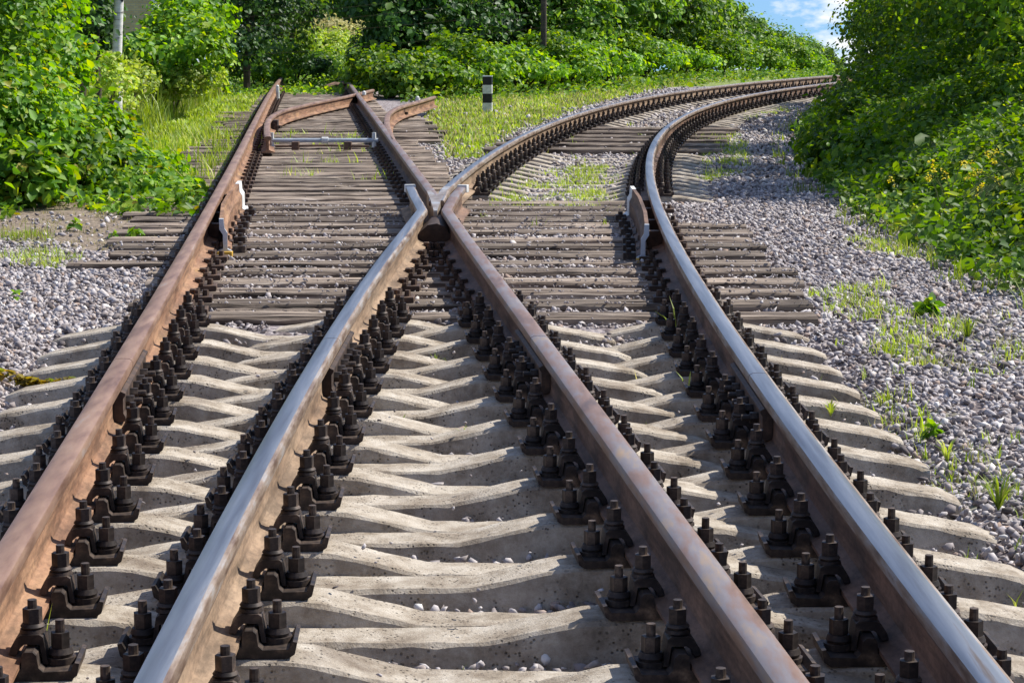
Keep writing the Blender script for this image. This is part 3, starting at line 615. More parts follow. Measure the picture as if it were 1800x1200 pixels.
# ------------------------------------------------------------------ ballast stones
def nrm(v): return v/np.maximum(np.linalg.norm(v, axis=-1, keepdims=True), 1e-9)
def ico():
    t = (1+5**.5)/2; v = np.array([(-1, t, 0), (1, t, 0), (-1, -t, 0), (1, -t, 0), (0, -1, t), (0, 1, t), (0, -1, -t), (0, 1, -t), (t, 0, -1), (t, 0, 1), (-t, 0, -1), (-t, 0, 1)], float)
    f = np.array([(0, 11, 5), (0, 5, 1), (0, 1, 7), (0, 7, 10), (0, 10, 11), (1, 5, 9), (5, 11, 4), (11, 10, 2), (10, 7, 6), (7, 1, 8), (3, 9, 4), (3, 4, 2), (3, 2, 6), (3, 6, 8), (3, 8, 9), (4, 9, 5), (2, 4, 11), (6, 2, 10), (8, 6, 7), (9, 8, 1)])
    return v/np.linalg.norm(v[0]), f
IV, IF = ico()
def stones(P, size, name, mat, label, cat=None):
    n = len(P); sh = rng.uniform(.75, 1.3, (n, 12, 1)); v = IV[None]*sh
    for _ in range(4):
        d = nrm(rng.normal(0, 1, (n, 3))); h = (v*d[:, None, :]).sum(2)-rng.uniform(.25, .62, (n, 1)); v = v-np.clip(h, 0, None)[..., None]*d[:, None, :]
    sc = np.stack([rng.uniform(.8, 1.4, n), rng.uniform(.6, 1.0, n), rng.uniform(.4, .85, n)], 1)*size[:, None]
    v = v*sc[:, None, :]
    a, b_, c = rng.uniform(0, 6.28, n), rng.normal(0, .5, n), rng.normal(0, .5, n)
    def R(v, ax, th):
        co, si = np.cos(th)[:, None], np.sin(th)[:, None]; i, j = [(1, 2), (2, 0), (0, 1)][ax]; o = v.copy(); o[..., i] = v[..., i]*co-v[..., j]*si; o[..., j] = v[..., i]*si+v[..., j]*co; return o
    v = R(R(R(v, 0, b_), 1, c), 2, a)+P[:, None, :]
    f = IF[None]+(np.arange(n)*12)[:, None, None]
    me = npmesh(name, v.reshape(-1, 3), f.reshape(-1, 3), mat); o = link(name, me); tag(o, label, cat, None, 'stuff'); return o
def frame_mask(X, Y, m=.25): return np.abs(X) < (900/F)*(Y+.2)+m
def over_sleeper(X, Y, grow=0.0):
    r = np.zeros(len(X), bool)
    for cx, cy, a, hl, hw, zz in SLP:
        s = np.abs(Y-cy) < 1.2
        if not s.any(): continue
        dx, dy = X[s]-cx, Y[s]-cy; u = dx*math.cos(a)+dy*math.sin(a); v = -dx*math.sin(a)+dy*math.cos(a)
        q = (np.abs(u) < hl+grow) & (np.abs(v) < hw+grow); idx = np.where(s)[0]; r[idx[q]] = True
    return r
Ps = []; Ss = []
for y0, y1, dn, s0 in ((3.6, 8, 1900, .0165), (8, 13, 1600, .0170), (13, 20, 1150, .0180), (20, 32, 620, .0235), (32, 50, 170, .034)):
    W_ = (900/F)*y1+.3; n = int(2*W_*(y1-y0)*dn); X = rng.uniform(-W_, W_, n); Y = rng.uniform(y0, y1, n)
    ok = frame_mask(X, Y); X, Y = X[ok], Y[ok]
    xa = np.polyval(POLY['A'], Y); xd = np.polyval(POLY['D'], np.clip(Y, 0, 48)); P2 = np.stack([X, Y], 1)
    P2j = P2+rng.normal(0, .12, P2.shape)
    lawn = mask(P2j, LAWN); dirt = mask(P2j, DIRT)
    bad = lawn & (rng.random(len(X)) < .97); bad |= dirt & (rng.random(len(X)) < .93)
    bad |= X > edge_r(Y)+rng.normal(.1, .12, len(X)); bad |= (X < -3.3)&(Y > 17); bad |= (Y > 30)&(X < xa+2.6)
    tim = np.where((Y < 11)|(Y > 17.5), over_sleeper(X, Y, 0), over_sleeper(X, Y, -.02))
    bad |= tim & (rng.random(len(X)) < .990)
    bad |= (Y < 10.9) & (np.abs(X-(xa+xd)/2) < (xd-xa)/2+.5) & (rng.random(len(X)) < .35)
    bad |= (Y > 17.5)&(Y < 32)&(np.abs(X-(xa+.8)) < .95)&(rng.random(len(X)) < .35)
    X, Y = X[~bad], Y[~bad]; n = len(X)
    s = s0*np.exp(rng.normal(0, .28, n)).clip(.5, 1.7); Z = height(X, Y)+rng.uniform(-.4, .9, n)*s*.8+np.where((Y < 10.4) & (np.abs(X-(np.polyval(POLY['A'], Y)+np.polyval(POLY['D'], Y))/2) < 1.7), rng.uniform(-.01, .035, n), 0)
    o_ = over_sleeper(X, Y); Z = np.where(o_, np.maximum(Z, -.028+s*.3), Z)
    s = np.where(o_, s*.5, s)
    Ps.append(np.stack([X, Y, Z], 1)); Ss.append(s)
P = np.concatenate(Ps); S = np.concatenate(Ss)
# keep stones off the rails
for k in 'ABCD':
    ok = (np.abs(P[:, 0]-np.polyval(POLY[k], P[:, 1])) > .09) | (P[:, 1] > 48); P, S = P[ok], S[ok]
print('stones', len(P))
stones(P, S, 'ballast', M['stone'], 'grey lilac crushed stone ballast filling the track bed')

# ------------------------------------------------------------------ leaves, grass, trees
def nrm(v): return v/np.maximum(np.linalg.norm(v, axis=1, keepdims=True), 1e-9)
def leaf_arrays(P, Nn, size, near=True, droop=.5, wid=.34):
    n = len(P); T = rng.normal(0, 1, (n, 3)); T[:, 2] -= droop; T -= Nn*(T*Nn).sum(1, keepdims=True); T = nrm(T); B = np.cross(Nn, T)
    s = size[:, None]; w = s*wid
    if near:
        f = s*.07
        v = np.stack([P, P+T*s*.28+B*w+Nn*f, P+T*s*.66+B*w*.85+Nn*f, P+T*s-Nn*f*1.5, P+T*s*.66-B*w*.85+Nn*f, P+T*s*.28-B*w+Nn*f], 1)
        i = (np.arange(n)*6)[:, None]; F1 = i+np.array([[0, 3, 2, 1]]); F2 = i+np.array([[0, 5, 4, 3]])
    else:
        f = s*.1
        v = np.stack([P, P+T*s*.5+B*w+Nn*f, P+T*s, P+T*s*.5-B*w+Nn*f], 1); i = (np.arange(n)*4)[:, None]; F1 = i+np.array([[0, 2, 1]]); F2 = i+np.array([[0, 3, 2]])
    return v.reshape(-1, 3), np.concatenate([F1, F2])
def crown_points(blobs, n, clump=.28, K=26, floor=None):
    Ps, Ns = [], []; vol = np.array([b[3]*b[5]+b[3]*b[4] for b in blobs]); vol = vol/vol.sum()
    for b, f in zip(blobs, vol):
        c = np.array(b[:3]); r = np.array(b[3:6]); m = int(n*f)+1
        d = nrm(rng.normal(0, 1, (K, 3))); d[:, 2] = np.where(d[:, 2] < -.5, -d[:, 2], d[:, 2])
        rad = rng.uniform(.72, 1.08, (K, 1)); cc = d*rad
        k = rng.integers(0, K, m); cs = rng.uniform(.55, 1.4, K)[k][:, None]
        q = cc[k]+rng.normal(0, 1, (m, 3))*clump*cs*.62
        inner = rng.random(m) < .22; q[inner] = nrm(rng.normal(0, 1, (inner.sum(), 3)))*rng.uniform(.4, .85, (inner.sum(), 1))
        p = c+q*r; nn = nrm(q*r/np.abs(r)*.7+rng.normal(0, .55, (m, 3))+np.array([0, 0, .45]))
        Ps.append(p); Ns.append(nn)
    P = np.concatenate(Ps); Nn = np.concatenate(Ns)
    ok = P[:, 2] > height(P[:, 0], P[:, 1])+.0
    return P[ok], Nn[ok]
def shrub(name, blobs, n, size, mat, label, cat, group=None, near=True, trunk=True, clump=.28, K=26, base=None, stems=5, tr=.03, bark='bark', droop=.5):
    bx = base or (blobs[0][0], blobs[0][1]); bz = float(height(bx[0], bx[1]))-.05
    e = empty(name, (bx[0], bx[1], bz)); tag(e, label, cat, group)
    P, Nn = crown_points(blobs, n, clump, K); sz = size*np.exp(rng.normal(0, .25, len(P)))
    v, f = leaf_arrays(P-np.array([bx[0], bx[1], bz]), Nn, sz, near, droop)
    link('crown', npmesh('crown', v, f, M[mat]), e)
    if trunk:
        t = MB()
        for i in range(stems):
            b = blobs[i % len(blobs)]; q = Vector((b[0]-bx[0]+random.uniform(-.5, .5)*b[3], b[1]-bx[1]+random.uniform(-.5, .5)*b[4], b[2]-bz+random.uniform(0, .7)*b[5]))
            m1 = q*.4+Vector((random.uniform(-.1, .1), random.uniform(-.1, .1), q.z*.1)); t.tube([(random.uniform(-.05, .05), random.uniform(-.05, .05), 0), m1, q*.75, q], [tr, tr*.75, tr*.45, tr*.15], 6)
        link('trunk' if stems < 4 else 'stems', t.mesh('stems', M[bark]), e)
    return e
def B(px, py, Y, rxm, rym, rzm): return (*wp(px, py, Y), rxm, rym, rzm)
# --- left foreground shrubs
shrub('shrub', [B(0, 60, 20, .62, 1.3, .8), B(70, 150, 20.5, .5, 1.1, .5), B(-60, 260, 18.6, .7, .9, .8), B(30, 230, 19, .6, .9, .5)], 19000, .068, 'leaf_vine', 'tall bright green leafy shrub filling the upper left corner', 'shrub', base=wp(-10, 330, 19)[:2], K=34)
shrub('shrub', [B(140, 238, 20.5, .42, .8, .28), B(110, 290, 19, .5, .7, .3), B(205, 296, 20, .34, .8, .22)], 9000, .068, 'leaf_vine', 'low spreading vine shrub between the tall left shrub and the left rail', 'shrub', base=wp(150, 330, 19)[:2], K=30)
shrub('shrub', [B(268, 310, 20, .25, .7, .16), B(318, 335, 18.6, .15, .5, .08), B(230, 330, 18.8, .38, .4, .13)], 6000, .062, 'leaf_vine', 'trailing vine end with yellowing leaves reaching the timbers by the left rail', 'vine', base=wp(270, 335, 19)[:2], K=26)
shrub('shrub', [B(30, 330, 17.8, .45, .4, .25)], 1100, .10, 'leaf_vine', 'drooping leafy branch tips over bare soil at the left edge', 'shrub', base=wp(10, 352, 18)[:2], trunk=True)
shrub('tree', [B(120, 20, 27.5, .6, 1.2, .9), B(165, 55, 27.5, .28, .8, .5), B(100, -30, 27, .8, 1, .8)], 4200, .09, 'leaf_dark', 'dark leafed young tree left of the pale trunk', 'tree', base=wp(160, 215, 27)[:2], stems=3, tr=.06)
e = empty('birch_tree', (*wp(211, 190, 27)[:2], float(height(*wp(211, 190, 27)[:2]))), 0); tag(e, 'pale white tree trunk rising behind the left shrubs', 'tree')
t = MB(); t.tube([(-.05, 0, 0), (-.03, 0, .7), (-.02, 0, 1.1), (.02, .02, 1.8), (.1, 0, 3.6), (.25, 0, 5)], [.065, .065, .06, .058, .05, .04], 12); link('trunk', t.mesh('trunk', M['birch']), e)
P, Nn = crown_points([(e.location.x-1.2, e.location.y+.8, 5.6, 1.0, 1.0, .8)], 1200); v, f = leaf_arrays(P-np.array(e.location), Nn, np.full(len(P), .1), False); link('crown', npmesh('crown', v, f, M['leaf_mid']), e)
shrub('shrub', [B(315, 70, 34, .55, .9, .6), B(345, 100, 33, .5, .8, .55), B(265, 115, 33, .5, .8, .45), B(345, 10, 35, .62, .8, .7), B(238, 95, 33, .25, .6, .3)], 7000, .09, 'leaf', 'rounded bright green shrub in front of the pale brick wall', 'shrub', base=wp(300, 190, 34)[:2], stems=4, tr=.018)
shrub('shrub', [B(180, 170, 29, .4, .8, .28), B(208, 150, 25.5, .2, .4, .26), B(196, 112, 25.5, .13, .3, .12), B(240, 150, 30, .3, .8, .3), B(165, 130, 30, .4, .6, .4)], 5000, .06, 'grass', 'weedy pale green undergrowth bush below the white trunk', 'shrub', base=wp(200, 215, 27.5)[:2], droop=-.3)
shrub('shrub', [B(335, 150, 33, .35, .7, .26), B(370, 135, 34, .22, .5, .24), B(290, 160, 33, .3, .5, .2)], 4200, .055, 'grass', 'feathery pale bush at the edge of the left lawn', 'shrub', base=wp(345, 180, 33)[:2], droop=-.6, trunk=False)
# --- dark trees behind on the left
shrub('tree', [B(430, 40, 46, 1.0, 1.2, .9), B(470, 0, 47, 1.1, 1.2, .9), B(400, -20, 46, .9, 1, .9), B(420, 95, 45, .6, .8, .45)], 8000, .10, 'leaf_dark', 'dark green tree overhanging the far end of the left rail', 'tree', base=wp(430, 140, 46)[:2], stems=3, tr=.08)
shrub('tree', [B(500, 60, 52, .7, 1.2, .9), B(510, 5, 53, .8, 1, .8), B(480, 100, 50, .6, .8, .35)], 5000, .10, 'leaf_mid', 'mid green tree leaning over the far timbers on the left', 'tree', base=wp(490, 130, 52)[:2], stems=3, tr=.08)
shrub('shrub', [B(560, 95, 72, 1.1, 2, .7), B(600, 90, 74, .8, 2, .6), B(530, 85, 70, .8, 1, .6)], 5500, .11, 'grass', 'sunlit yellow green bushes in the gap beyond the end of the left track', 'shrub', base=wp(565, 118, 72)[:2])  # lighter grass colour stands in for sunlight on these bushes
shrub('shrub', [B(560, 55, 80, 1.2, 2, .6), B(600, 62, 80, .8, 2, .5)], 2500, .13, 'grass_dry', 'tall pale grassy clump behind the sunlit bushes in the gap', 'shrub', base=wp(575, 110, 80)[:2], droop=-1)
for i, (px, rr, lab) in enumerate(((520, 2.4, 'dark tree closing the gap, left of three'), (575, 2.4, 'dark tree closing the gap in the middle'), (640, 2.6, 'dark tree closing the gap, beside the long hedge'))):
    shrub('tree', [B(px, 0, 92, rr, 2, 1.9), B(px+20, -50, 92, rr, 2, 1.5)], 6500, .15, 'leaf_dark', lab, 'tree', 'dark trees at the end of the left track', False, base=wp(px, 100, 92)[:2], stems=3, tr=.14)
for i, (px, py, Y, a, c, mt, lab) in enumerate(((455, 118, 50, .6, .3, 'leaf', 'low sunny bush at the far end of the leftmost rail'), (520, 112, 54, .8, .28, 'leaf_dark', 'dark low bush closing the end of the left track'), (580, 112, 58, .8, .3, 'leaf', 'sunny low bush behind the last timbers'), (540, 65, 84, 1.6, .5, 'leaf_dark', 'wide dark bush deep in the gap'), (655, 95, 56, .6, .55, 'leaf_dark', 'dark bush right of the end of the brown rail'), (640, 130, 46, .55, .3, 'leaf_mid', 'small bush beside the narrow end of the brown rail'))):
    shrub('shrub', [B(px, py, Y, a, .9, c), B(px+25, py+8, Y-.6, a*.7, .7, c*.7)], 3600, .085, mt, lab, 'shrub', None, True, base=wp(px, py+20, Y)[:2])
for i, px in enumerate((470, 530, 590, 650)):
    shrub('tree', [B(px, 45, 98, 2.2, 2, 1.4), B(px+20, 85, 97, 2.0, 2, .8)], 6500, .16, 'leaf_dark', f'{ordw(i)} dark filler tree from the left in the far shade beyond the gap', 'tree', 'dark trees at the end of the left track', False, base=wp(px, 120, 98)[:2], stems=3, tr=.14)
# --- the long hedge of trees
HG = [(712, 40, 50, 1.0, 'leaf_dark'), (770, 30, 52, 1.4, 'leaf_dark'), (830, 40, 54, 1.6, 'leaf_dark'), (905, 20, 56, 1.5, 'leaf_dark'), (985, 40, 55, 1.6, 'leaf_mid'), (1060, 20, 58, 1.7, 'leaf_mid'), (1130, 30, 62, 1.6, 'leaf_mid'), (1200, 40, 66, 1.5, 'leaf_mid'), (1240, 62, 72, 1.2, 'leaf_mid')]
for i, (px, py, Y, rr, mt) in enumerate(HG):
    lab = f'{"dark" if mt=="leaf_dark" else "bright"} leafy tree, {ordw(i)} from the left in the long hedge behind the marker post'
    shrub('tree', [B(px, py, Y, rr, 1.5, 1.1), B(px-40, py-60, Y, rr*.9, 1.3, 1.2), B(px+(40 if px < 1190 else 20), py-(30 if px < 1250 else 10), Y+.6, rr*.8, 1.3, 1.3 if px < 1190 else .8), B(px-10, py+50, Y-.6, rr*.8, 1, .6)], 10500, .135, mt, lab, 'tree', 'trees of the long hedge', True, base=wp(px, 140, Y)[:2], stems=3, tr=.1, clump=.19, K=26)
for px, py, Y, rr, lab in ((1318, 74, 84, .9, 'small rounded tree at the right end of the hedge under the clouds'), (1372, 100, 92, .85, 'spiky topped small tree against the clouds'), (1416, 110, 98, .85, 'small dark bush tree left of the sky gap'), (1458, 124, 104, .6, 'lowest far bush at the foot of the sky gap')):
    shrub('tree', [B(px, py, Y, rr, 1.5, .95), B(px-12, py-22 if px < 1450 else py, Y, rr*.6, 1, .5), B(px+14, py-12 if px < 1450 else py, Y, rr*.45, 1, .5)], 4200, .13, 'leaf_mid', lab, 'tree', 'small trees at the far right end of the hedge', False, base=wp(px, 140, Y)[:2], stems=3, tr=.06)
WD = [(690, 138, 44), (760, 125, 44), (830, 120, 46), (915, 118, 47), (990, 112, 49), (1060, 108, 52), (1130, 100, 56), (1200, 98, 60), (1270, 98, 64), (1330, 100, 70), (1400, 108, 76)]
for i, (px, py, Y) in enumerate(WD):
    vv = (1, .65, 1.25, .8, 1.1, .7)[i % 6]
    shrub('shrub', [B(px, py+10*(1-vv), Y, .8, .8, .4*vv), B(px+35, py+10, Y-.5, .55, .6, .25*vv), B(px-30, py-16*vv, Y+.6, .6, .6, .42*vv)], 3300, .10, 'leaf', f'{ordw(i)} sunny weed bush from the left along the foot of the long hedge', 'shrub', 'weed bushes at the foot of the hedge', base=wp(px, py+25, Y)[:2], K=30)
t = MB(); q = wp(955, 66, 49); gz = float(height(q[0], q[1])); t.tube([(0, 0, 0), (.01, 0, 2), (0, 0, 5)], [.075, .065, .05], 10); tag(link('wooden_pole', t.mesh('wooden_pole', M['bark']), None, (q[0], q[1], gz)), 'thin dark wooden pole standing in front of the hedge', 'pole')
# --- right bank
RB = [
 (1565, 95, 40, .7, 1.2, .8), (1620, 60, 38, 1.1, 1.6, 1.2), (1640, 40, 34, 1.4, 1.5, 1.2), (1740, 30, 30, 1.4, 1.5, 1.2), (1830, 60, 26, 1.2, 1.4, 1.1)]
for i, (px, py, Y, a, b_, c) in enumerate(RB):
    shrub('tree', [B(px, py, Y, a, b_, c), B(px+60, py-60, Y, a, b_, c*.8), B(px+30, py+90, Y-1.5, a*.8, b_, c*.7)]+([B(1535, 15, 40, .42, .6, .35)] if i == 0 else []), 13000, .07, 'leaf_bank', f'{ordw(i)} tall leafy tree from the sky gap on the right bank', 'tree', 'trees on the right bank', True, base=wp(px+20, py+160, Y)[:2], stems=3, tr=.07, K=46, clump=.22)
for i, (x_, y_, h_) in enumerate(((4.9, 20.5, 2.9), (5.5, 23.5, 3.6), (6.0, 27, 3.8), (7.2, 32, 3.4), (8.3, 36.5, 3.3))):
    z0 = float(height(x_, y_)); shrub('tree', [(x_, y_, z0+h_*.62, 1.2, 1.4, h_*.36), (x_+.5, y_+.6, z0+h_*.8, 1.0, 1.2, h_*.3), (x_-.3, y_-.5, z0+h_*.4, 1.0, 1.1, h_*.3)], 9000, .07, 'leaf_bank', f'{ordw(i)} high tree from the front along the top of the right bank', 'tree', 'high trees along the top of the right bank', True, base=(x_+1.0, y_+1.0), stems=3, tr=.05, K=44, clump=.22)
RS = [(1575, 160, 37, .65), (1530, 190, 32, .6), (1570, 190, 30, .8), (1500, 235, 27, .5), (1540, 240, 25, .7), (1620, 200, 26, .9), (1500, 285, 21.5, .45), (1580, 290, 20.5, .55), (1680, 260, 20, .75), (1770, 230, 20, .8), (1640, 350, 17.5, .42), (1720, 360, 16.5, .45), (1800, 330, 16.5, .6), (1760, 420, 14.6, .3), (1830, 430, 14, .4)]
for i, (px, py, Y, r_) in enumerate(RS):
    shrub('shrub', [B(px, py, Y, r_*1.1, r_*1.2, r_*.7), B(px+40*20/Y, py-20, Y+.5, r_*.8, r_, r_*.7)], 4200, .065 if Y > 20 else .055, 'leaf_bank', f'{ordw(i)} low leafy bush on the right bank, counted from the far end forward', 'shrub', 'low bushes on the right bank', base=wp(px, py+50, Y)[:2], K=34, clump=.24)
# ground cover leaves of bank
def scatter_cover(n, fn, y0, y1, xr, size, mat, name, label, hmax=.16, near=True, droop=.2):
    X = rng.uniform(*xr, n); Y = y0+(y1-y0)*rng.random(n)**1.15; ok = fn(X, Y) & frame_mask(X, Y, .6); X, Y = X[ok], Y[ok]
    h = hmax*(.45+.55*smooth_noise(X, Y, 4, 7)+.3*rng.random(len(X)))
    Z = height(X, Y)+np.clip(h, .01, None)*rng.random(len(X))**.5
    Nn = nrm(rng.normal(0, .55, (len(X), 3))+np.array([-.15, -.2, .9])); s = size*np.exp(rng.normal(0, .3, len(X)))
    v, f = leaf_arrays(np.stack([X, Y, Z], 1), Nn, s, near, droop); o = link(name, npmesh(name, v, f, M[mat])); tag(o, label, None, None, 'stuff'); return o
scatter_cover(210000, lambda X, Y: X > edge_r(Y)+.1*smooth_noise(X, Y, 7, 4)-.03, 10.5, 48, (2.4, 13), .056, 'leaf_bank', 'ground_cover', 'dense low leafy weeds covering the right bank', .24)
scatter_cover(30000, lambda X, Y: inpoly(np.stack([X, Y], 1), gpoly([(0, 372), (60, 345), (150, 350), (210, 365), (350, 372), (362, 335), (300, 262), (150, 250), (0, 260)], 0)), 15, 28, (-7, -1.5), .062, 'leaf_vine', 'ground_cover', 'low vine leaves and weeds under the left shrubs', .14)
scatter_cover(26000, lambda X, Y: (Y > 43.5)&(X < np.polyval(POLY['C'], np.clip(Y, 0, 60))-.1), 43, 80, (-16, -2), .08, 'leaf', 'ground_cover', 'low weeds growing where the left track ends', .22)
scatter_cover(45000, lambda X, Y: (Y > 41+.35*np.abs(X)*0)&(X > np.polyval(POLY['C'], np.clip(Y, 0, 60))+.9)&(Y > np.interp(X, [-2, 0, 2, 4, 6, 9, 14], [41, 42.5, 46, 51, 55, 60, 66])), 40, 80, (-6, 18), .085, 'leaf', 'ground_cover', 'weeds spreading at the foot of the hedge', .3)
# grass
def grass(n, fn, y0, y1, xr, h, name, label, mat='grass', w=.0045, tuft=1, spread=.03, blades=1):
    X = rng.uniform(*xr, n); Y = rng.uniform(y0, y1, n); ok = fn(X, Y) & frame_mask(X, Y, .3); X, Y = X[ok], Y[ok]
    if blades > 1: X = np.repeat(X, blades)+rng.normal(0, spread, len(X)*blades); Y = np.repeat(Y, blades)+rng.normal(0, spread, len(Y)*blades)
    n = len(X); Z = height(X, Y)-.005; hh = h*np.exp(rng.normal(0, .35, n)); a = rng.uniform(0, 6.28, n); lean = rng.uniform(.1, .75, n)*hh; ww = w*np.exp(rng.normal(0, .2, n))*(1+Y/30)
    dx, dy = np.cos(a), np.sin(a); b0 = np.stack([X, Y, Z], 1); side = np.stack([-dy, dx, 0*dx], 1)*ww[:, None]; up = np.stack([dx*lean*.3, dy*lean*.3, hh*.55], 1); tip = np.stack([dx*lean, dy*lean, hh], 1)
    v = np.stack([b0-side, b0+side, b0+up+side*.8, b0+up-side*.8, b0+tip], 1).reshape(-1, 3); i = (np.arange(n)*5)[:, None]
    V_ = v; me = bpy.data.meshes.new(name)
    T = np.concatenate([i+np.array([[0, 1, 2]]), i+np.array([[0, 2, 3]]), i+np.array([[3, 2, 4]])])
    o = link(name, npmesh(name, V_, T, M[mat])); tag(o, label, None, None, 'stuff'); return o
m2 = lambda polys: (lambda X, Y: mask(np.stack([X, Y], 1)+np.stack([smooth_noise(X, Y, 6, 1), smooth_noise(X, Y, 5, 2)], 1)*.12, polys))
pat = lambda X, Y, t=.1: smooth_noise(X*3, Y*2, 1.3, 9) > t
grass(130000, m2(LAWN[:1]), 22, 50, (-9, -2), .055, 'grass', 'bright lawn grass left of the leftmost rail', w=.006)
grass(42000, m2(LAWN[1:]), 22, 64, (-4, 12), .06, 'grass', 'straw coloured dry grass mixed into the lawn around the striped post', 'grass_dry', w=.006)
grass(120000, m2(LAWN[1:]), 22, 64, (-4, 12), .05, 'grass', 'short sunny grass around the striped marker post', w=.006)
TW = gpoly([(150, 250), (240, 232), (300, 208), (385, 165), (410, 138), (300, 120), (170, 150)], 0)
grass(9000, lambda X, Y: mask(np.stack([X, Y], 1), [TW]), 22, 46, (-9, -3), .34, 'grass', 'tall feathery weeds between the left shrubs and the lawn', blades=7, w=.004, spread=.05)
grass(1700, lambda X, Y: mask(np.stack([X, Y], 1), [TW]) & pat(X, Y, 0), 22, 46, (-9, -3), .5, 'grass', 'olive dry stalks among the tall weeds by the left lawn', 'grass_dry', blades=6, w=.0035, spread=.05)
grass(52000, lambda X, Y: m2(PATCH)(X, Y) & pat(X, Y, -.15), 5, 40, (-5, 6), .045, 'grass', 'thin green grass patches growing through the ballast', blades=9, w=.0022)
grass(6000, lambda X, Y: m2(PATCH)(X, Y) & pat(X, Y, -.2), 5, 16, (-5, 6), .04, 'grass', 'dry straw coloured grass among the ballast', 'grass_dry', blades=8, w=.002)
grass(900, lambda X, Y: (X < np.polyval(POLY['C'], Y)) & (X > np.polyval(POLY['A'], Y)-.8) & pat(X, Y, .25), 20, 29, (-4.5, -.5), .09, 'grass', 'grass tufts sprouting between the timbers near the white rod', blades=10, w=.0035)
grass(420, lambda X, Y: (X > np.polyval(POLY['B'], Y)+.1) & (X < np.polyval(POLY['D'], Y)-.15) & pat(X, Y, .1), 15.5, 32, (-.5, 4), .06, 'grass', 'sparse grass on the stones inside the curve', blades=10, w=.003)
grass(140, lambda X, Y: (X < np.polyval(POLY['D'], Y)+1.5) & (X > np.polyval(POLY['A'], Y)) & ~over_sleeper(X, Y, .0), 4, 10.6, (-2, 3), .055, 'grass', 'small green weeds between the concrete sleepers', blades=7, w=.0022, spread=.012)
grass(1500, lambda X, Y: (X > edge_r(Y)-.35) & (X < edge_r(Y)+.1) & pat(X, Y, -.1), 10.5, 42, (2.2, 7), .09, 'grass', 'grass fringe along the foot of the right bank', blades=10, w=.003)
grass(2600, lambda X, Y: (X < np.polyval(POLY['A'], Y)-.2) & (X > np.polyval(POLY['A'], Y)-1.3) & pat(X, Y, .0), 19, 30, (-5.5, -1.5), .12, 'grass', 'grass standing between timber ends left of the rusty rail', blades=12, w=.004)
grass(1500, lambda X, Y: mask(np.stack([X, Y], 1), DIRT[:1]), 13, 22, (-6, -1.8), .03, 'grass', 'dead straw and litter on the bare soil below the left shrubs', 'grass_dry', blades=6, w=.002)
# flowering stems right bank
def flower_plant(px, py, Y, lean, n, label):
    x, y, z = wp(px, py, Y); gz = float(height(x, y)); e = empty('flowering_weed', (x, y, gz)); tag(e, label, 'flowering plant', 'yellow flowering weeds on the right bank')
    t = MB(); fl = []
    for i in range(n):
        tx = lean+random.uniform(-.16, .16); hgt = max(.1, z-gz)+random.uniform(-.08, .1); bx = random.uniform(-.08, .08)
        t.tube([(bx, 0, 0), (bx+tx*.35, -.02, hgt*.55), (bx+tx, -.05, hgt)], [.005, .004, .0025], 5)
        for q in range(5): fl.append((bx+tx+random.uniform(-.03, .03), -.05+random.uniform(-.03, .03), hgt+random.uniform(-.05, .03)))
    link('stems', t.mesh('stems', M['stem']), e)
    P = np.repeat(np.array(fl), 4, 0)+rng.normal(0, .004, (len(fl)*4, 3)); Nn = nrm(rng.normal(0, .5, P.shape)+np.array([0, -.3, .8])); v, f = leaf_arrays(P, Nn, np.full(len(P), .02), False); link('blossoms', npmesh('blossoms', v, f, M['petal']), e)
for a in ((1675, 292, 15.6, -.05, 5, 'yellow flowering weed, middle one of the cluster at the right edge'), (1725, 310, 15.2, .05, 6, 'tallest yellow flowering weed among the cluster at the right edge'), (1785, 290, 14.8, -.15, 5, 'yellow flowering weed touching the right edge of the photo'), (1755, 370, 14.4, .0, 4, 'low yellow flowering weed under the cluster at the right edge'), (1548, 252, 22, .0, 2, 'single small yellow flower higher on the right bank'), (1508, 278, 20.5, .0, 2, 'single small yellow flower nearest the shaded gravel'), (1600, 352, 17, .05, 2, 'thin yellow budded weed near the foot of the right bank')): flower_plant(*a)
# yellowing creeper on the gravel at the left edge
X = rng.uniform(0, 1, 130); a0 = Vector((*at(-10, 660, -.07), 0)); a1 = Vector((*at(132, 658, -.07), 0))
P = np.array([tuple(a0.lerp(a1, float(q))) for q in X])+rng.normal(0, .006, (130, 3)); P[:, 2] = height(P[:, 0], P[:, 1])+rng.uniform(.04, .08, 130)
v, f = leaf_arrays(P, nrm(rng.normal(0, .5, P.shape)+np.array([0, 0, 1])), np.full(130, .045)); o = link('creeper', npmesh('creeper', v, f, leafmat('autumn_leaf', [(0, (.10, .09, .02)), (.5, (.3, .22, .04)), (1, (.12, .18, .03))]))); tag(o, 'yellow brown creeper strand lying on the gravel at the left edge', 'creeper')
def small_plant(px, py, n, s, label, mat='leaf'):
    x, y = at(px, py, -.08); gz = float(height(x, y)); a = rng.uniform(0, 6.28, n); P = np.stack([np.cos(a)*s*.25, np.sin(a)*s*.25, rng.uniform(.02, s*.9, n)], 1); Nn = nrm(np.stack([np.cos(a), np.sin(a), np.full(n, .9)], 1)+rng.normal(0, .2, (n, 3)))
    v, f = leaf_arrays(P, Nn, np.full(n, s)*rng.uniform(.6, 1.1, n), True, -.2, .3); tag(link('weed_plant', npmesh('weed_plant', v, f, M[mat]), None, (x, y, gz)), label, 'weed')
small_plant(235, 425, 16, .10, 'young broad leafed weed beside the timber ends at left')
small_plant(130, 405, 12, .08, 'small green weed on bare soil below the left shrub')
small_plant(200, 422, 10, .06, 'tiny weed between two larger ones near the timber ends')
small_plant(1640, 762, 14, .05, 'small dark green weed in the gravel right of the sleepers')
small_plant(1630, 560, 26, .09, 'upright green weed in the gravel on the right')
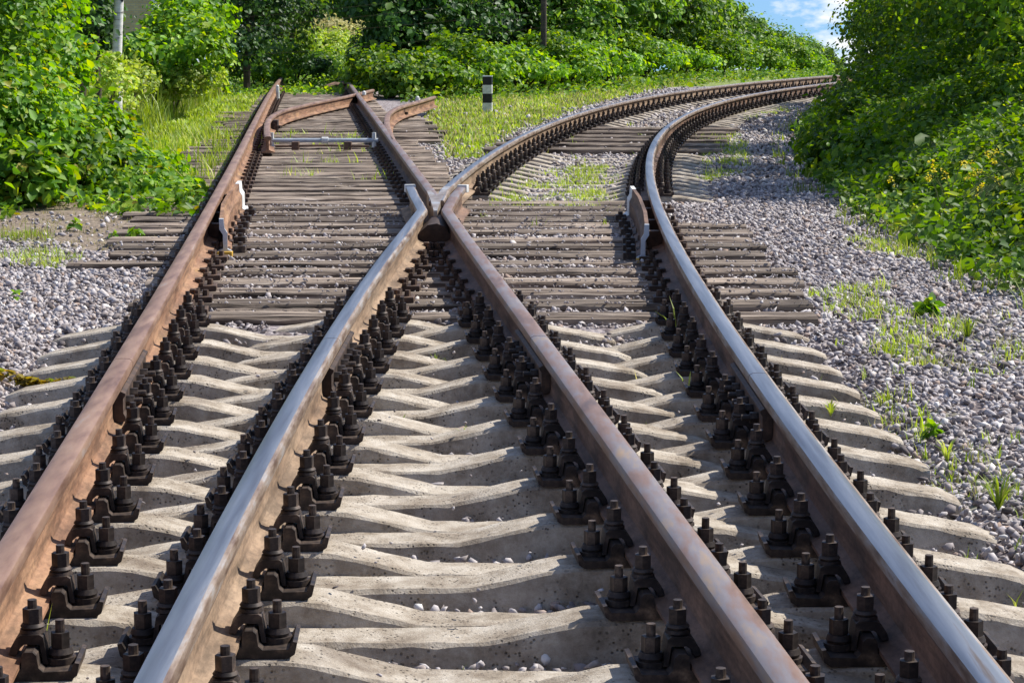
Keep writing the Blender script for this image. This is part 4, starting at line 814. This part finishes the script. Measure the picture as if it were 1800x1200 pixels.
small_plant(25, 525, 6, .06, 'single sprig with broad leaves on the gravel at the left edge', 'leaf_vine')
def blade_tuft(px, py, n, h, label, z=-.1):
    x, y = at(px, py, z); t = MB()
    for i in range(n):
        a = random.uniform(0, 6.28); l = random.uniform(.3, .9)*h; hh = h*random.uniform(.6, 1.1); q = Vector((math.cos(a)*l, math.sin(a)*l, hh)); m1 = q*.5+Vector((0, 0, hh*.25)); w = Vector((-math.sin(a), math.cos(a), 0))*.0035
        t.add([-w, w, m1+w, m1-w, q], [(0, 1, 2, 3), (3, 2, 4)])
    tag(link('grass_tuft', t.mesh('grass_tuft', M['grass'], None), None, (x, y, z-.02)), label, 'grass tuft', 'single grass tufts on the track bed')
blade_tuft(1192, 600, 4, .22, 'tall thin grass blades between fastenings of the right polished rail', -.06)
blade_tuft(1210, 690, 4, .12, 'short grass blades beside fastenings of the right polished rail', -.06)
blade_tuft(705, 745, 7, .06, 'little grass tuft right of the left polished rail')
blade_tuft(822, 772, 8, .07, 'little grass tuft on the sleepers between the centre rails')
blade_tuft(765, 640, 7, .07, 'grass tuft midway between the two centre rails')
blade_tuft(1755, 885, 34, .12, 'bushy grass clump in the gravel near the right edge', -.06)
blade_tuft(1700, 590, 30, .11, 'wide grass clump in the gravel at middle right', -.06)
blade_tuft(1460, 722, 14, .06, 'low curled grass beside the right polished rail', -.06)
blade_tuft(1665, 800, 16, .08, 'thin grass clump beyond the sleeper ends at right', -.06)
# brick building glimpsed between shrubs
def brick():
    m, t, p, o = newmat('pale_brick'); b = N(t, 'ShaderNodeTexBrick', Scale=4.0); b.inputs['Color1'].default_value = (.52, .42, .25, 1); b.inputs['Color2'].default_value = (.42, .31, .18, 1); b.inputs['Mortar'].default_value = (.35, .32, .27, 1); b.inputs['Mortar Size'].default_value = .03
    L(t, coords(t, (1, 1, 1)), b.inputs[0])
    mp_ = t.nodes[-2] if False else None
    L(t, b.outputs[0], p.inputs['Base Color']); p.inputs['Roughness'].default_value = .9; return m
bm_ = brick(); q = wp(150, 60, 58); x1 = wp(268, 20, 58)[0]; gz = float(height(x1, 58))
e = empty('brick_building', (x1, 58, gz)); tag(e, 'small pale yellow brick building with white corner behind the left shrubs', 'building')
b_ = MB(); b_.V = []; b_.box(-6, 0, 0, 5, 0, 5.2, b=.001); w_ = link('wall', b_.mesh('wall', bm_, None), e)
for n_ in bm_.node_tree.nodes:
    if n_.type == 'MAPPING': n_.inputs['Rotation'].default_value = (math.radians(-90), 0, 0)
b_ = MB(); b_.box(-.02, .16, -.03, .2, 0, 5.2); link('white_corner_trim', b_.mesh('white_corner_trim', M['white_paint']), e)
b_ = MB(); b_.prism([(-6.3, 5.2), (.4, 5.2), (-3, 6.8)], -.3, 5.3); link('roof', b_.mesh('roof', M['iron_brown'], None), e)
# thin wires crossing the dark trees
for i, (a, b2, lab) in enumerate((((540, 14), (900, -40), 'highest thin cable'), ((540, 32), (1000, -30), 'second thin cable from the top'), ((540, 48), (1100, -5), 'third thin cable from the top'), ((560, 80), (1100, 20), 'lowest thin cable'))):
    p0 = Vector(wp(a[0]-160, a[1]+20, 43)); p1 = Vector(wp(b2[0]+200, b2[1]-20, 43)); t = MB(); t.tube([p0+(p1-p0)*s_+Vector((0, 0, -.12*4*s_*(1-s_))) for s_ in np.linspace(0, 1, 14)], .0022, 5)
    tag(link('cable', t.mesh('cable', M['iron_brown'])), lab+' slanting across the dark trees', 'cable', 'thin overhead cables')
print('objects', len(bpy.data.objects))
